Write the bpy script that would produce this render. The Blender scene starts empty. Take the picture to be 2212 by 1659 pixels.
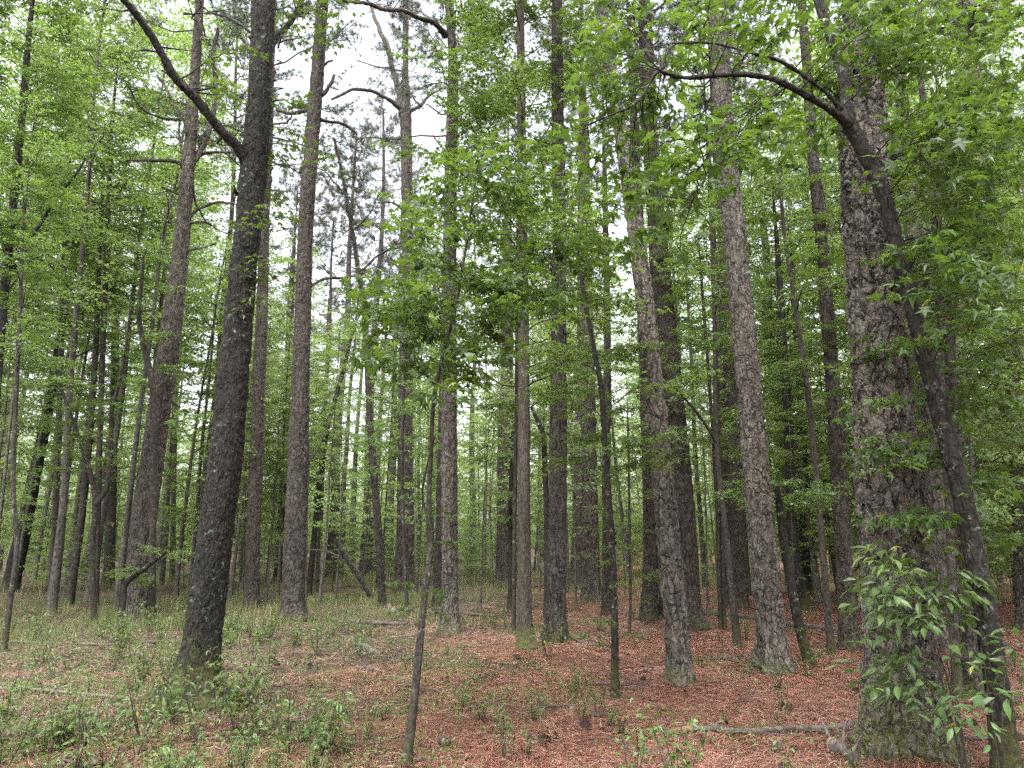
import bpy, math, random
import numpy as np
from mathutils import Vector, Matrix

# ------------------------------------------------------------------ camera, sky, sun, exposure
sc = bpy.context.scene
col = sc.collection
PW, PH, F = 2212.0, 1659.0, 1533.7          # size and focal length of the photo in the units used for measuring
PITCH = math.radians(12.9)
CAMZ = 1.6
cd = bpy.data.cameras.new('camera'); cam = bpy.data.objects.new('camera', cd); col.objects.link(cam)
cam.location = (0, 0, CAMZ); cam.rotation_euler = (math.pi/2 + PITCH, 0, 0)
cd.sensor_width = 36; cd.lens = F/PW*36; cd.clip_start = 0.05; cd.clip_end = 2000
sc.camera = cam

SUN_EL, SUN_AZ = math.radians(62), math.radians(200)
w = bpy.data.worlds.new('World'); sc.world = w; w.use_nodes = True
nt = w.node_tree; nt.nodes.clear()
sky = nt.nodes.new('ShaderNodeTexSky'); sky.sky_type = 'NISHITA'; sky.sun_disc = False
sky.sun_elevation = SUN_EL; sky.sun_rotation = SUN_AZ
sky.air_density = 1.0; sky.dust_density = 6.0; sky.ozone_density = 1.0
bw = nt.nodes.new('ShaderNodeRGBToBW')
mixs = nt.nodes.new('ShaderNodeMix'); mixs.data_type = 'RGBA'; mixs.inputs[0].default_value = 0.82   # overcast: the blue is nearly gone
bg = nt.nodes.new('ShaderNodeBackground'); bg.inputs[1].default_value = 0.15
wo = nt.nodes.new('ShaderNodeOutputWorld')
nt.links.new(sky.outputs[0], bw.inputs[0]); nt.links.new(sky.outputs[0], mixs.inputs[6]); nt.links.new(bw.outputs[0], mixs.inputs[7])
nt.links.new(mixs.outputs[2], bg.inputs[0]); nt.links.new(bg.outputs[0], wo.inputs[0])
sd = bpy.data.lights.new('sun', 'SUN'); sun = bpy.data.objects.new('sun', sd); col.objects.link(sun)
sd.energy = 1.5; sd.angle = math.radians(25); sd.color = (1.0, 0.97, 0.93)
sun.rotation_euler = (math.pi/2 - SUN_EL, 0, math.pi - SUN_AZ + math.pi)
sv = sc.view_settings
sc.display_settings.display_device = 'sRGB'
sv.view_transform = 'Standard'; sv.look = 'None'; sv.gamma = 1.0; sv.exposure = 2.7; sv.use_curve_mapping = False
cy = sc.cycles
cy.max_bounces = 7; cy.diffuse_bounces = 4; cy.glossy_bounces = 2; cy.transmission_bounces = 5; cy.transparent_max_bounces = 4
cy.use_denoising = False; cy.sample_clamp_indirect = 3.0
try:
    cy.denoiser = 'OPENIMAGEDENOISE'; cy.denoising_prefilter = 'ACCURATE'
except Exception: pass

random.seed(7)
RNG = np.random.default_rng(11)

# ------------------------------------------------------------------ measuring helpers
def ray(px, py):
    dx = (px-PW/2)/F; u = (PH/2-py)/F
    return np.array([dx, math.cos(PITCH)-u*math.sin(PITCH), math.sin(PITCH)+u*math.cos(PITCH)])
MOUNDS = []
def gz(x, y):
    x = np.asarray(x, float); y = np.asarray(y, float); mo = 0
    for mx, my, mh, mr in MOUNDS: mo = mo+mh*np.exp(-((x-mx)**2+(y-my)**2)/(mr*mr))
    h = 0.05*np.sin(x*0.7+1.3)*np.cos(y*0.5+0.4) + 0.03*np.sin(x*1.9+y*1.1) + 0.012*np.sin(x*4.3-y*3.1+2)
    far = np.clip((y-30)/60, 0, 1)
    near = np.clip((np.hypot(x, y)-1)/4, 0, 1)
    return h*near + 2.2*far*far + mo
def hit(px, py):
    d = ray(px, py); t = 1.0
    for _ in range(4000):
        p = d*t; z = CAMZ+p[2]
        if z <= gz(p[0], p[1]) or t > 90: break
        t += 0.02
    return np.array([p[0], p[1], float(gz(p[0], p[1]))])
_m = [(hit(px, py), h_, r_) for px, py, h_, r_ in [(1962, 1605, .10, .75), (1672, 1445, .10, .55), (1470, 1472, .07, .45), (1486, 1352, .09, .6), (414, 1512, .07, .6), (972, 1365, .07, .5), (1201, 1382, .06, .5), (632, 1338, .08, .6), (1279, 1298, .1, .8), (1834, 1400, .07, .5), (1402, 1338, .07, .5), (1300, 1560, .05, .6), (700, 1480, .05, .7), (1130, 1480, .04, .5)]]
MOUNDS = [(p_[0], p_[1], h_, r_) for p_, h_, r_ in _m]
def at(px, py, Y):
    d = ray(px, py); t = Y/d[1]
    return np.array([d[0]*t, Y, CAMZ+d[2]*t]), t
def project(p):
    x, y, z = p[0], p[1], p[2]-CAMZ
    f = y*math.cos(PITCH)+z*math.sin(PITCH); u = -y*math.sin(PITCH)+z*math.cos(PITCH)
    return PW/2+F*x/f, PH/2-F*u/f, f

_lat = np.random.default_rng(3).random((32, 32, 32))
def vnoise(p):
    p = np.asarray(p, float); i = np.floor(p).astype(int); f = p-i; f = f*f*(3-2*f); r = 0
    for a in (0, 1):
        for b in (0, 1):
            for c in (0, 1):
                wgt = (f[..., 0] if a else 1-f[..., 0])*(f[..., 1] if b else 1-f[..., 1])*(f[..., 2] if c else 1-f[..., 2])
                r = r + wgt*_lat[(i[..., 0]+a) % 32, (i[..., 1]+b) % 32, (i[..., 2]+c) % 32]
    return r*2-1

# ------------------------------------------------------------------ mesh building
class Acc:
    """collects vertices and polygons (any fixed size), with a number per face"""
    def __init__(s): s.v = []; s.f = []; s.c = []; s.n = 0
    def add(s, v, f, c=0.5):
        v = np.asarray(v, float).reshape(-1, 3); f = np.asarray(f, int)
        s.v.append(v); s.f.append(f+s.n); s.n += len(v)
        s.c.append(np.broadcast_to(np.asarray(c, float), (len(f),)))
    def mesh(s, name, smooth=True):
        me = bpy.data.meshes.new(name)
        if not s.v: return me
        V = np.concatenate(s.v); me.vertices.add(len(V)); me.vertices.foreach_set('co', V.ravel().astype(np.float32))
        loops = np.concatenate([f.ravel() for f in s.f]); tot = np.concatenate([np.full(len(f), f.shape[1]) for f in s.f])
        start = np.concatenate([[0], np.cumsum(tot)[:-1]])
        me.loops.add(len(loops)); me.loops.foreach_set('vertex_index', loops.astype(np.int32))
        me.polygons.add(len(tot)); me.polygons.foreach_set('loop_start', start.astype(np.int32)); me.polygons.foreach_set('loop_total', tot.astype(np.int32))
        me.polygons.foreach_set('use_smooth', np.full(len(tot), smooth))
        a = me.attributes.new('var', 'FLOAT', 'FACE'); a.data.foreach_set('value', np.concatenate(s.c).astype(np.float32))
        me.update(calc_edges=True); me.validate()
        return me

def frames(P):
    T = np.gradient(P, axis=0); T /= np.linalg.norm(T, axis=1)[:, None]+1e-9
    ref = np.array([0, 1.0, 0.05]) if abs(T[0][2]) > 0.6 else np.array([0.05, 0.03, 1.0])
    A = np.cross(T, ref); A /= np.linalg.norm(A, axis=1)[:, None]+1e-9
    B = np.cross(T, A)
    return T, A, B
def tube(acc, P, R, k=8, rough=0.0, var=0.5, fn=None, cap=True):
    P = np.asarray(P, float); R = np.asarray(R, float); n = len(P)
    T, A, B = frames(P)
    th = np.linspace(0, 2*math.pi, k, endpoint=False)
    ring = (A[:, None]*np.cos(th)[None, :, None] + B[:, None]*np.sin(th)[None, :, None])
    rad = np.repeat(R[:, None], k, 1)
    if fn is not None: rad = rad*fn(P, th)
    if rough:
        q = P[:, None]+ring*R[:, None, None]
        rad = rad*(1+rough*vnoise(q*5+7)+rough*0.6*vnoise(q*17))
    V = P[:, None]+ring*rad[..., None]
    i = np.arange(n-1)[:, None]*k; j = np.arange(k)[None]; j2 = (j+1) % k
    Fq = np.stack([i+j, i+j2, i+k+j2, i+k+j], -1).reshape(-1, 4)
    acc.add(V.reshape(-1, 3), Fq, var)
    if cap:
        for row, flip in ((0, True), (n-1, False)):
            c = V[row].mean(0); vv = np.vstack([V[row], c]); a = np.arange(k); b = (a+1) % k
            ff = np.stack([b, a, np.full(k, k)], 1) if flip else np.stack([a, b, np.full(k, k)], 1)
            acc.add(vv, ff, var)
def spline(pts, step):
    """Catmull-Rom through rows (x,y,z,r), resampled about every step metres"""
    P = np.asarray(pts, float)
    if len(P) == 2: P = np.vstack([P[0], (P[0]+P[1])/2, P[1]])
    E = np.vstack([2*P[0]-P[1], P, 2*P[-1]-P[-2]]); out = []
    for i in range(1, len(E)-2):
        L = np.linalg.norm(E[i+1][:3]-E[i][:3]); m = max(2, int(L/step)); t = np.linspace(0, 1, m, endpoint=False)[:, None]
        a, b, c, d = E[i-1], E[i], E[i+1], E[i+2]
        out.append(0.5*((2*b)+(-a+c)*t+(2*a-5*b+4*c-d)*t*t+(-a+3*b-3*c+d)*t**3))
    out.append(E[-2][None]); Q = np.vstack(out); Q[:, 3] = np.maximum(Q[:, 3], 0.0015)
    return Q

# leaf outlines: x along the leaf, y across, z fold; fans from vertex 0
def fan(o, z0=0.0):
    v = np.vstack([[0.0, 0, z0], o]); n = len(o)
    f = np.array([[0, i, i+1] for i in range(1, n)]); return v, f
def _star():
    o = []
    lob = [(-128, .55), (-100, .26), (-64, .80), (-33, .34), (0, 1.0), (33, .34), (64, .80), (100, .26), (128, .55)]
    for i, (a, r) in enumerate(lob):
        a = math.radians(a); o.append((.30+.70*r*math.cos(a), .78*r*math.sin(a), -.10*r if i % 2 == 0 else .03))
    v, f = fan(np.array(o)); v[0] = (.22, 0, .02)
    v = np.vstack([v, [-.02, 0, 0]])
    f = np.vstack([f, [[0, 9, 10], [0, 10, 1]]]); return v, f
def _mid():
    o = np.array([(.0, .0, 0), (.12, -.42, -.08), (.45, -.14, .02), (1, 0, -.12), (.45, .14, .02), (.12, .42, -.08)])
    v = o; f = np.array([[0, 1, 2], [0, 2, 4], [2, 3, 4], [0, 4, 5]]); return v, f
def _far(): return np.array([(0, 0, 0), (.45, -.36, -.06), (1, 0, -.1), (.5, .36, .04)]), np.array([[0, 1, 2], [0, 2, 3]])
def _lance():
    v = np.array([(0, 0, 0), (.25, -.13, .03), (.55, -.17, .02), (.82, -.09, -.03), (1.05, 0, -.09), (.82, .09, -.03), (.55, .17, .02), (.25, .13, .03), (.25, 0, 0), (.55, 0, -.03), (.82, 0, -.08)])
    f = np.array([[0, 1, 8], [1, 2, 9], [1, 9, 8], [2, 3, 10], [2, 10, 9], [3, 4, 10], [4, 5, 10], [5, 6, 9], [5, 9, 10], [6, 7, 8], [6, 8, 9], [7, 0, 8]]); return v, f
def _oval():
    v = np.array([(0, 0, 0), (.2, -.2, .03), (.55, -.27, .02), (1, 0, -.1), (.55, .27, .02), (.2, .2, .03), (.5, 0, -.04)])
    f = np.array([[0, 1, 6], [1, 2, 6], [2, 3, 6], [3, 4, 6], [4, 5, 6], [5, 0, 6]]); return v, f
LEAF = {'star': _star(), 'mid': _mid(), 'far': _far(), 'lance': _lance(), 'oval': _oval()}

class Leaves:
    def __init__(s): s.p = []; s.a = []; s.s = []; s.k = []; s.t = []
    def add(s, p, az, size, tilt=-0.25):
        p = np.asarray(p, float).reshape(-1, 3); s.p.append(p); s.a.append(np.broadcast_to(az, (len(p),))); s.s.append(np.broadcast_to(size, (len(p),))); s.t.append(np.broadcast_to(tilt, (len(p),)))
    def emit(s, acc, shape, rng, roll=0.45, pj=0.3, var=None):
        if not s.p: return
        P = np.vstack(s.p); A = np.concatenate(s.a); S = np.concatenate(s.s); Tl = np.concatenate(s.t); n = len(P)
        A = A+rng.normal(0, .35, n); pt = Tl+rng.normal(0, pj, n); ro = rng.normal(0, roll, n); S = S*rng.uniform(.5, 1.25, n)
        D = np.stack([np.cos(A)*np.cos(pt), np.sin(A)*np.cos(pt), np.sin(pt)], 1)
        U = np.stack([-np.sin(A), np.cos(A), np.zeros(n)], 1); N = np.cross(D, U)
        U2 = U*np.cos(ro)[:, None]+N*np.sin(ro)[:, None]; N2 = np.cross(D, U2)
        v, f = LEAF[shape]
        bend = rng.uniform(.3, 3.2, n)
        V = P[:, None]+S[:, None, None]*(D[:, None]*v[None, :, 0:1]+U2[:, None]*v[None, :, 1:2]+N2[:, None]*v[None, :, 2:3]*bend[:, None, None])
        Fc = f[None]+(np.arange(n)*len(v))[:, None, None]
        c = rng.random(n) if var is None else np.clip(rng.normal(var, .2, n), 0, 1)
        acc.add(V.reshape(-1, 3), Fc.reshape(-1, 3), np.repeat(c, len(f)))

def leafy_branch(rng, p0, p1, r0, wood, lv, leaf, twigs=10, twig_len=0.5, sag=0.08, fill=1.0, tips=True, tk=4, start=.22, kink=.05):
    """a limb from p0 to p1 with flat side sprays of leaves"""
    p0 = np.asarray(p0, float); p1 = np.asarray(p1, float); L = np.linalg.norm(p1-p0)
    t = np.linspace(0, 1, 9)[:, None]
    P = p0+(p1-p0)*t; P[:, 2] += (L*sag*4*t*(1-t))[:, 0]; P[1:-1] += rng.normal(0, L*kink*.35, (7, 3))
    R = r0*(1-.85*t[:, 0]); tube(wood, P, R, tk+1, cap=False)
    az0 = math.atan2(p1[1]-p0[1], p1[0]-p0[0])
    for i in range(twigs):
        u = start+(1-start)*(i+rng.random()*.6)/twigs; u = min(u, .999)
        j = u*8; k = int(j); q = P[k]+(P[k+1]-P[k])*(j-k)
        side = 1 if i % 2 else -1
        az = az0+side*rng.uniform(.5, 1.15); el = rng.normal(.05, .16)
        l = twig_len*(1.15-.55*u)*rng.uniform(.6, 1.2)
        if i >= twigs-2 and tips: az = az0+rng.normal(0, .3)
        d = np.array([math.cos(az)*math.cos(el), math.sin(az)*math.cos(el), math.sin(el)])
        m = max(3, int(l/(leaf*.52)*fill)); s = (np.arange(m)+.7)/m
        Q = q+d*(l*s)[:, None]; Q[:, 2] -= .12*l*s*s
        tube(wood, np.vstack([q, Q[m//2], Q[-1]]), [max(.0018, r0*.22), max(.0014, r0*.14), .001], 3, cap=False)
        sg = np.where(np.arange(m) % 2 == 0, 1, -1)
        az_l = az+sg*rng.uniform(.5, 1.2, m); az_l[-1] = az
        off = np.stack([np.cos(az_l), np.sin(az_l), np.zeros(m)], 1)*leaf*.3; off[:, 2] = rng.normal(-.1, .25, m)*leaf
        lv.add(Q+off, az_l, leaf)

# ------------------------------------------------------------------ materials
class N:
    def __init__(s, name):
        s.m = bpy.data.materials.new(name); s.m.use_nodes = True; s.t = s.m.node_tree; s.t.nodes.clear()
        s.out = s.t.nodes.new('ShaderNodeOutputMaterial')
    def n(s, ty, ins=None, **kw):
        nd = s.t.nodes.new('ShaderNode'+ty)
        for k, v in kw.items(): setattr(nd, k, v)
        for k, v in (ins or {}).items():
            if hasattr(v, 'links') or isinstance(v, bpy.types.NodeSocket): s.t.links.new(v, nd.inputs[k])
            else: nd.inputs[k].default_value = v
        return nd
    def math(s, op, a, b=0.0, c=0.0, clamp=False):
        nd = s.n('Math', {0: a, 1: b, 2: c}, operation=op, use_clamp=clamp); return nd.outputs[0]
    def mix(s, f, a, b, mode='MIX'):
        nd = s.n('Mix', data_type='RGBA', blend_type=mode)
        for k, v in ((0, f), (6, a), (7, b)):
            if isinstance(v, bpy.types.NodeSocket): s.t.links.new(v, nd.inputs[k])
            else: nd.inputs[k].default_value = v if k == 0 or len(v) == 4 else (*v, 1)
        return nd.outputs[2]
    def ramp(s, f, *st):
        nd = s.n('ValToRGB', {0: f}); e = nd.color_ramp.elements
        while len(e) < len(st): e.new(.5)
        for el, (p, c) in zip(e, st): el.position = p; el.color = (*c, 1) if len(c) == 3 else c
        return nd.outputs[0]
    def noise(s, vec, scale, detail=4, rough=.6, dist=0.0):
        return s.n('TexNoise', {'Vector': vec, 'Scale': scale, 'Detail': detail, 'Roughness': rough, 'Distortion': dist}).outputs['Fac']
    def smooth(s, x, a, b):
        return s.n('MapRange', {0: x, 1: a, 2: b, 3: 0.0, 4: 1.0}, interpolation_type='SMOOTHSTEP').outputs[0]
g = lambda v: (v, v, v)

def bark(name, plate=9.0, zs=.36, dark=(.018, .014, .012), c1=(.13, .098, .088), c2=(.22, .18, .17), rough_d=.014, edge=.10, moss=0.0, mossh=.8, disp=True, lichen=0.0, damp=0.0, warp=.05, red=(.16, .085, .065)):
    k = N(name); tc = k.n('TexCoord').outputs['Object']
    oi = k.n('ObjectInfo').outputs['Random']
    nz = k.n('TexNoise', {'Vector': tc, 'Scale': 6.0, 'Detail': 3.0}).outputs['Color']
    wv = k.n('VectorMath', {0: nz, 1: (.5, .5, .5)}, operation='SUBTRACT').outputs[0]
    wv = k.n('VectorMath', {0: wv, 'Scale': warp*2.8}, operation='SCALE').outputs[0]
    wv = k.n('VectorMath', {0: wv, 1: tc}, operation='ADD').outputs[0]
    mp = k.n('Mapping', {'Vector': wv, 'Scale': (1, 1, zs)}).outputs[0]
    v1 = k.n('TexVoronoi', {'Vector': mp, 'Scale': plate, 'Randomness': 1.0}, feature='DISTANCE_TO_EDGE').outputs['Distance']
    vc = k.n('TexVoronoi', {'Vector': mp, 'Scale': plate, 'Randomness': 1.0}, feature='F1')
    v2 = k.n('TexVoronoi', {'Vector': mp, 'Scale': plate*2.3, 'Randomness': 1.0}, feature='DISTANCE_TO_EDGE').outputs['Distance']
    cell = k.n('SeparateColor', {0: vc.outputs['Color']}).outputs
    plateh = k.smooth(v1, 0.0, edge); p2 = k.smooth(v2, 0.0, edge*1.1)
    fine = k.noise(k.n('Mapping', {'Vector': tc, 'Scale': (1, 1, .5)}).outputs[0], 55, 5, .7)
    med = k.noise(tc, 9, 4, .6)
    h = k.math('ADD', k.math('MULTIPLY', plateh, k.math('ADD', k.math('MULTIPLY', cell[0], .45), .6)), k.math('MULTIPLY', p2, .28))
    fur = k.noise(k.n('Mapping', {'Vector': wv, 'Scale': (1, 1, .16)}).outputs[0], plate*1.1, 4, .65)
    brk = k.smooth(k.noise(tc, plate*.55, 4, .7), .38, .6)
    h = k.math('ADD', k.math('MULTIPLY', h, k.math('ADD', k.math('MULTIPLY', brk, .65), .35)), k.math('MULTIPLY', k.smooth(fur, .32, .55), .7))
    h = k.math('ADD', h, k.math('MULTIPLY', fine, .45))
    base = k.mix(cell[1], c1, c2)
    base = k.mix(k.smooth(cell[2], .55, .95), base, red)
    base = k.mix(k.smooth(fine, .35, .75), base, tuple(min(1, c*1.35) for c in c2))
    crack = k.math('MULTIPLY', k.smooth(v1, 0.0, edge*.8), k.math('ADD', k.math('MULTIPLY', k.smooth(v2, 0, edge*.7), .45), .55))
    crack = k.math('MAXIMUM', crack, k.math('MULTIPLY', k.math('SUBTRACT', 1.0, brk), .75))
    crack = k.math('MULTIPLY', crack, k.math('ADD', k.math('MULTIPLY', k.smooth(fur, .34, .5), .8), .2))
    colr = k.mix(crack, dark, base)
    if damp: colr = k.mix(k.math('MULTIPLY', k.smooth(k.noise(k.n('Mapping', {'Vector': tc, 'Scale': (2.2, 2.2, .7)}).outputs[0], 1.1, 3, .6), .47, .60), damp), colr, (.012, .010, .009))
    if lichen:
        l1 = k.smooth(k.noise(tc, 16, 4, .7, .6), .60-.08*lichen, .72-.08*lichen)
        big = k.smooth(k.noise(tc, 2.2, 2), .4, .62)
        colr = k.mix(k.math('MULTIPLY', k.math('MULTIPLY', l1, big), .85), colr, (.20, .215, .19))
    if moss:
        z = k.n('SeparateXYZ', {0: tc}).outputs[2]
        zz = k.math('ADD', z, k.math('MULTIPLY', k.math('SUBTRACT', k.noise(tc, 4.5, 4, .65), .5), mossh*1.9))
        mm = k.math('SUBTRACT', 1.0, k.smooth(zz, mossh*.15, mossh*.75))
        mc = k.mix(k.noise(tc, 30, 3), (.022, .028, .006), (.10, .105, .018))
        colr = k.mix(k.math('MULTIPLY', k.math('MULTIPLY', mm, k.math('ADD', .25, k.math('MULTIPLY', k.smooth(k.noise(tc, 13, 5, .75), .42, .58), .75))), moss), colr, mc)
    big_ = k.noise(k.n('Mapping', {'Vector': tc, 'Scale': (1.6, 1.6, .45)}).outputs[0], 1.6, 4, .65)
    br = k.math('MULTIPLY', k.math('ADD', .86, k.math('MULTIPLY', oi, .26)), k.math('ADD', .30, k.math('MULTIPLY', big_, 1.35)))
    colr = k.mix(1.0, colr, k.n('CombineColor', {0: br, 1: br, 2: br}).outputs[0], 'MULTIPLY')
    bs = k.n('BsdfPrincipled', {'Base Color': colr, 'Roughness': .85})
    bs.inputs['Specular IOR Level'].default_value = .25
    k.t.links.new(bs.outputs[0], k.out.inputs[0])
    if disp:
        dn = k.n('Displacement', {'Height': h, 'Midlevel': 1.2, 'Scale': rough_d})
        k.t.links.new(dn.outputs[0], k.out.inputs['Displacement']); k.m.displacement_method = 'BOTH'
    else:
        bp = k.n('Bump', {'Height': h, 'Strength': 1.0, 'Distance': rough_d*1.2}); k.t.links.new(bp.outputs[0], bs.inputs['Normal'])
    return k.m

def leafmat(name, c1, c2, tr, trf=.42, rough=.42, spec=.5, odd=(.20, .20, .04), oddf=.012):
    k = N(name); a = k.n('Attribute', attribute_name='var').outputs['Fac']; oi = k.n('ObjectInfo').outputs['Random']
    tc = k.n('TexCoord').outputs['Object']
    f = k.math('ADD', k.math('MULTIPLY', a, .65), k.math('MULTIPLY', k.noise(tc, .9, 2), .45), clamp=True)
    c = k.mix(f, c1, c2)
    c = k.mix(k.math('MULTIPLY', k.smooth(a, 1-oddf, 1-oddf*.5), .8), c, odd)
    hs = k.n('HueSaturation', {'Color': c, 'Hue': k.math('ADD', .485, k.math('MULTIPLY', oi, .03)), 'Value': k.math('ADD', .85, k.math('MULTIPLY', oi, .3))}).outputs[0]
    bs = k.n('BsdfPrincipled', {'Base Color': hs, 'Roughness': rough}); bs.inputs['Specular IOR Level'].default_value = spec
    tcx = k.mix(.5, hs, tr); tb = k.n('BsdfTranslucent', {'Color': k.mix(1.0, tcx, (1.5, 1.5, 1.5, 1), 'MULTIPLY')})
    ms = k.n('MixShader', {0: trf, 1: bs.outputs[0], 2: tb.outputs[0]})
    k.t.links.new(ms.outputs[0], k.out.inputs[0]); return k.m

def plainmat(name, c1, c2, scale=8, rough=.85, attr=False, bump=0.0):
    k = N(name); tc = k.n('TexCoord').outputs['Object']
    f = k.n('Attribute', attribute_name='var').outputs['Fac'] if attr else k.smooth(k.noise(tc, scale, 5, .65), .3, .7)
    bs = k.n('BsdfPrincipled', {'Base Color': k.mix(f, c1, c2), 'Roughness': rough}); bs.inputs['Specular IOR Level'].default_value = .25
    if bump: k.t.links.new(k.n('Bump', {'Height': k.noise(tc, scale*3, 5, .7), 'Distance': bump}).outputs[0], bs.inputs['Normal'])
    k.t.links.new(bs.outputs[0], k.out.inputs[0]); return k.m

M = {}
P1, P2, PR = (.036, .032, .027), (.108, .096, .080), (.062, .042, .035)
M['pine'] = bark('pine bark', plate=17, edge=.13, rough_d=.018, dark=(.009, .008, .007), c1=P1, c2=P2, red=PR, moss=.5, mossh=.3, warp=.04)
M['pine_near'] = bark('old pine bark', plate=15, zs=.42, rough_d=.030, edge=.15, moss=.8, mossh=.6, c1=(.048, .042, .036), c2=(.150, .134, .114), red=(.080, .058, .045), dark=(.008, .007, .006), warp=.045)
M['pine_dark'] = bark('dark pine bark', plate=19, c1=(.028, .024, .020), c2=(.066, .057, .047), red=(.045, .028, .024), moss=.5, mossh=.3, rough_d=.018, edge=.13, dark=(.006, .005, .005), warp=.04)
M['oak'] = bark('dark furrowed bark', plate=34, zs=.24, edge=.2, c1=(.011, .0095, .007), c2=(.027, .024, .019), red=(.016, .015, .007), dark=(.003, .0028, .0025), rough_d=.014, moss=.65, mossh=.9, lichen=.35, damp=.8, warp=.03)
M['grey'] = bark('brown furrowed bark', plate=34, zs=.2, edge=.2, c1=(.032, .027, .021), c2=(.075, .063, .052), red=(.042, .038, .024), dark=(.014, .011, .009), rough_d=.006, moss=.9, mossh=.5, warp=.02)
M['lichen'] = bark('lichen spotted bark', plate=26, zs=.4, edge=.25, c1=(.013, .011, .008), c2=(.030, .026, .021), red=(.018, .019, .009), dark=(.005, .004, .004), rough_d=.008, moss=.5, mossh=.8, lichen=.4, warp=.03)
M['smooth'] = bark('young tree bark', plate=34, zs=.25, edge=.3, c1=(.028, .023, .018), c2=(.06, .05, .04), red=(.034, .034, .018), dark=(.01, .008, .007), rough_d=.004, moss=.4, mossh=.5, lichen=.3, disp=False, warp=.02)
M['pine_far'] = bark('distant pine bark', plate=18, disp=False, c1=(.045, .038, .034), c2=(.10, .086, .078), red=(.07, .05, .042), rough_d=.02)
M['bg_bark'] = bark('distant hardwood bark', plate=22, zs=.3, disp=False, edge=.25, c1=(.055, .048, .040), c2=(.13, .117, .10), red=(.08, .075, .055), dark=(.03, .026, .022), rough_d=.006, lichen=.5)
M['twig'] = plainmat('twig bark', (.014, .011, .009), (.045, .038, .03), 14)
M['deadwood'] = plainmat('dead limb bark', (.035, .027, .024), (.10, .08, .072), 10, bump=.01)
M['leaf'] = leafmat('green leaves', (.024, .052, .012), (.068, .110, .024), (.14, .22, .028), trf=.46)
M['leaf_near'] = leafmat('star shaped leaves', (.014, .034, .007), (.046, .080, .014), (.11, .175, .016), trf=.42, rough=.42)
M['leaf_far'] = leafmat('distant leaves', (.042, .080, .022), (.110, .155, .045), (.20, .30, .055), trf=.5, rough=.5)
M['leaf_glossy'] = leafmat('glossy laurel leaves', (.024, .060, .020), (.080, .135, .038), (.13, .22, .04), trf=.3, rough=.42, spec=.4)
M['leaf_seed'] = leafmat('seedling leaves', (.034, .066, .014), (.090, .132, .030), (.15, .22, .03), trf=.35, rough=.4)
M['needle'] = leafmat('pine needles', (.034, .048, .034), (.072, .090, .062), (.09, .12, .07), trf=.25, rough=.5, odd=(.22, .11, .06), oddf=.06)
M['grass'] = leafmat('wispy grass', (.06, .085, .025), (.17, .185, .07), (.12, .15, .045), trf=.35, rough=.6, odd=(.20, .155, .09), oddf=.4)
M['log'] = plainmat('weathered log bark', (.03, .024, .021), (.11, .09, .08), 12, bump=.012)
M['rawwood'] = plainmat('bare rotten wood', (.09, .055, .035), (.20, .135, .085), 14, bump=.006)
M['palelog'] = plainmat('pale lichened log', (.045, .038, .032), (.125, .112, .095), 9, bump=.008)
M['cone'] = plainmat('pine cone scales', (.03, .02, .015), (.11, .075, .06), 30)

# ground
k = N('forest floor'); tc = k.n('TexCoord').outputs['Object']
sx = k.n('SeparateXYZ', {0: tc}).outputs
fine = k.noise(k.n('Mapping', {'Vector': tc, 'Scale': (1, 2.2, 1)}).outputs[0], 38, 6, .75, 1.2)
med = k.noise(tc, 3.0, 5, .65); big = k.noise(tc, .55, 3, .55)
needle = k.ramp(fine, (.25, (.018, .011, .009)), (.42, (.085, .035, .024)), (.58, (.18, .072, .045)), (.8, (.28, .135, .09)))
soil = k.ramp(fine, (.25, (.016, .012, .009)), (.5, (.055, .038, .028)), (.75, (.14, .105, .08)))
mask = k.math('ADD', k.math('MULTIPLY', sx[0], .16), k.math('ADD', k.math('MULTIPLY', big, 2.4), -.78))
mask = k.math('ADD', mask, k.math('MULTIPLY', sx[1], -.022))
mask = k.smooth(mask, -.15, .35)
c = k.mix(mask, soil, needle)
c = k.mix(k.math('MULTIPLY', k.smooth(med, .50, .66), .6), c, (.035, .024, .018)); c = k.mix(k.math('MULTIPLY', k.smooth(big, .5, .7), .35), c, (.10, .075, .06))
bs = k.n('BsdfPrincipled', {'Base Color': c, 'Roughness': .9}); bs.inputs['Specular IOR Level'].default_value = .2
k.t.links.new(k.n('Bump', {'Height': k.math('ADD', fine, k.math('MULTIPLY', med, 1.5)), 'Distance': .03}).outputs[0], bs.inputs['Normal'])
k.t.links.new(bs.outputs[0], k.out.inputs[0]); M['ground'] = k.m
k = N('fallen needles'); a = k.n('Attribute', attribute_name='var').outputs['Fac']
c = k.ramp(a, (0, (.028, .014, .011)), (.3, (.100, .040, .028)), (.65, (.205, .083, .052)), (.9, (.32, .165, .11)), (1, (.30, .24, .19)))
bs = k.n('BsdfPrincipled', {'Base Color': c, 'Roughness': .6}); k.t.links.new(bs.outputs[0], k.out.inputs[0]); M['litter'] = k.m

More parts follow.
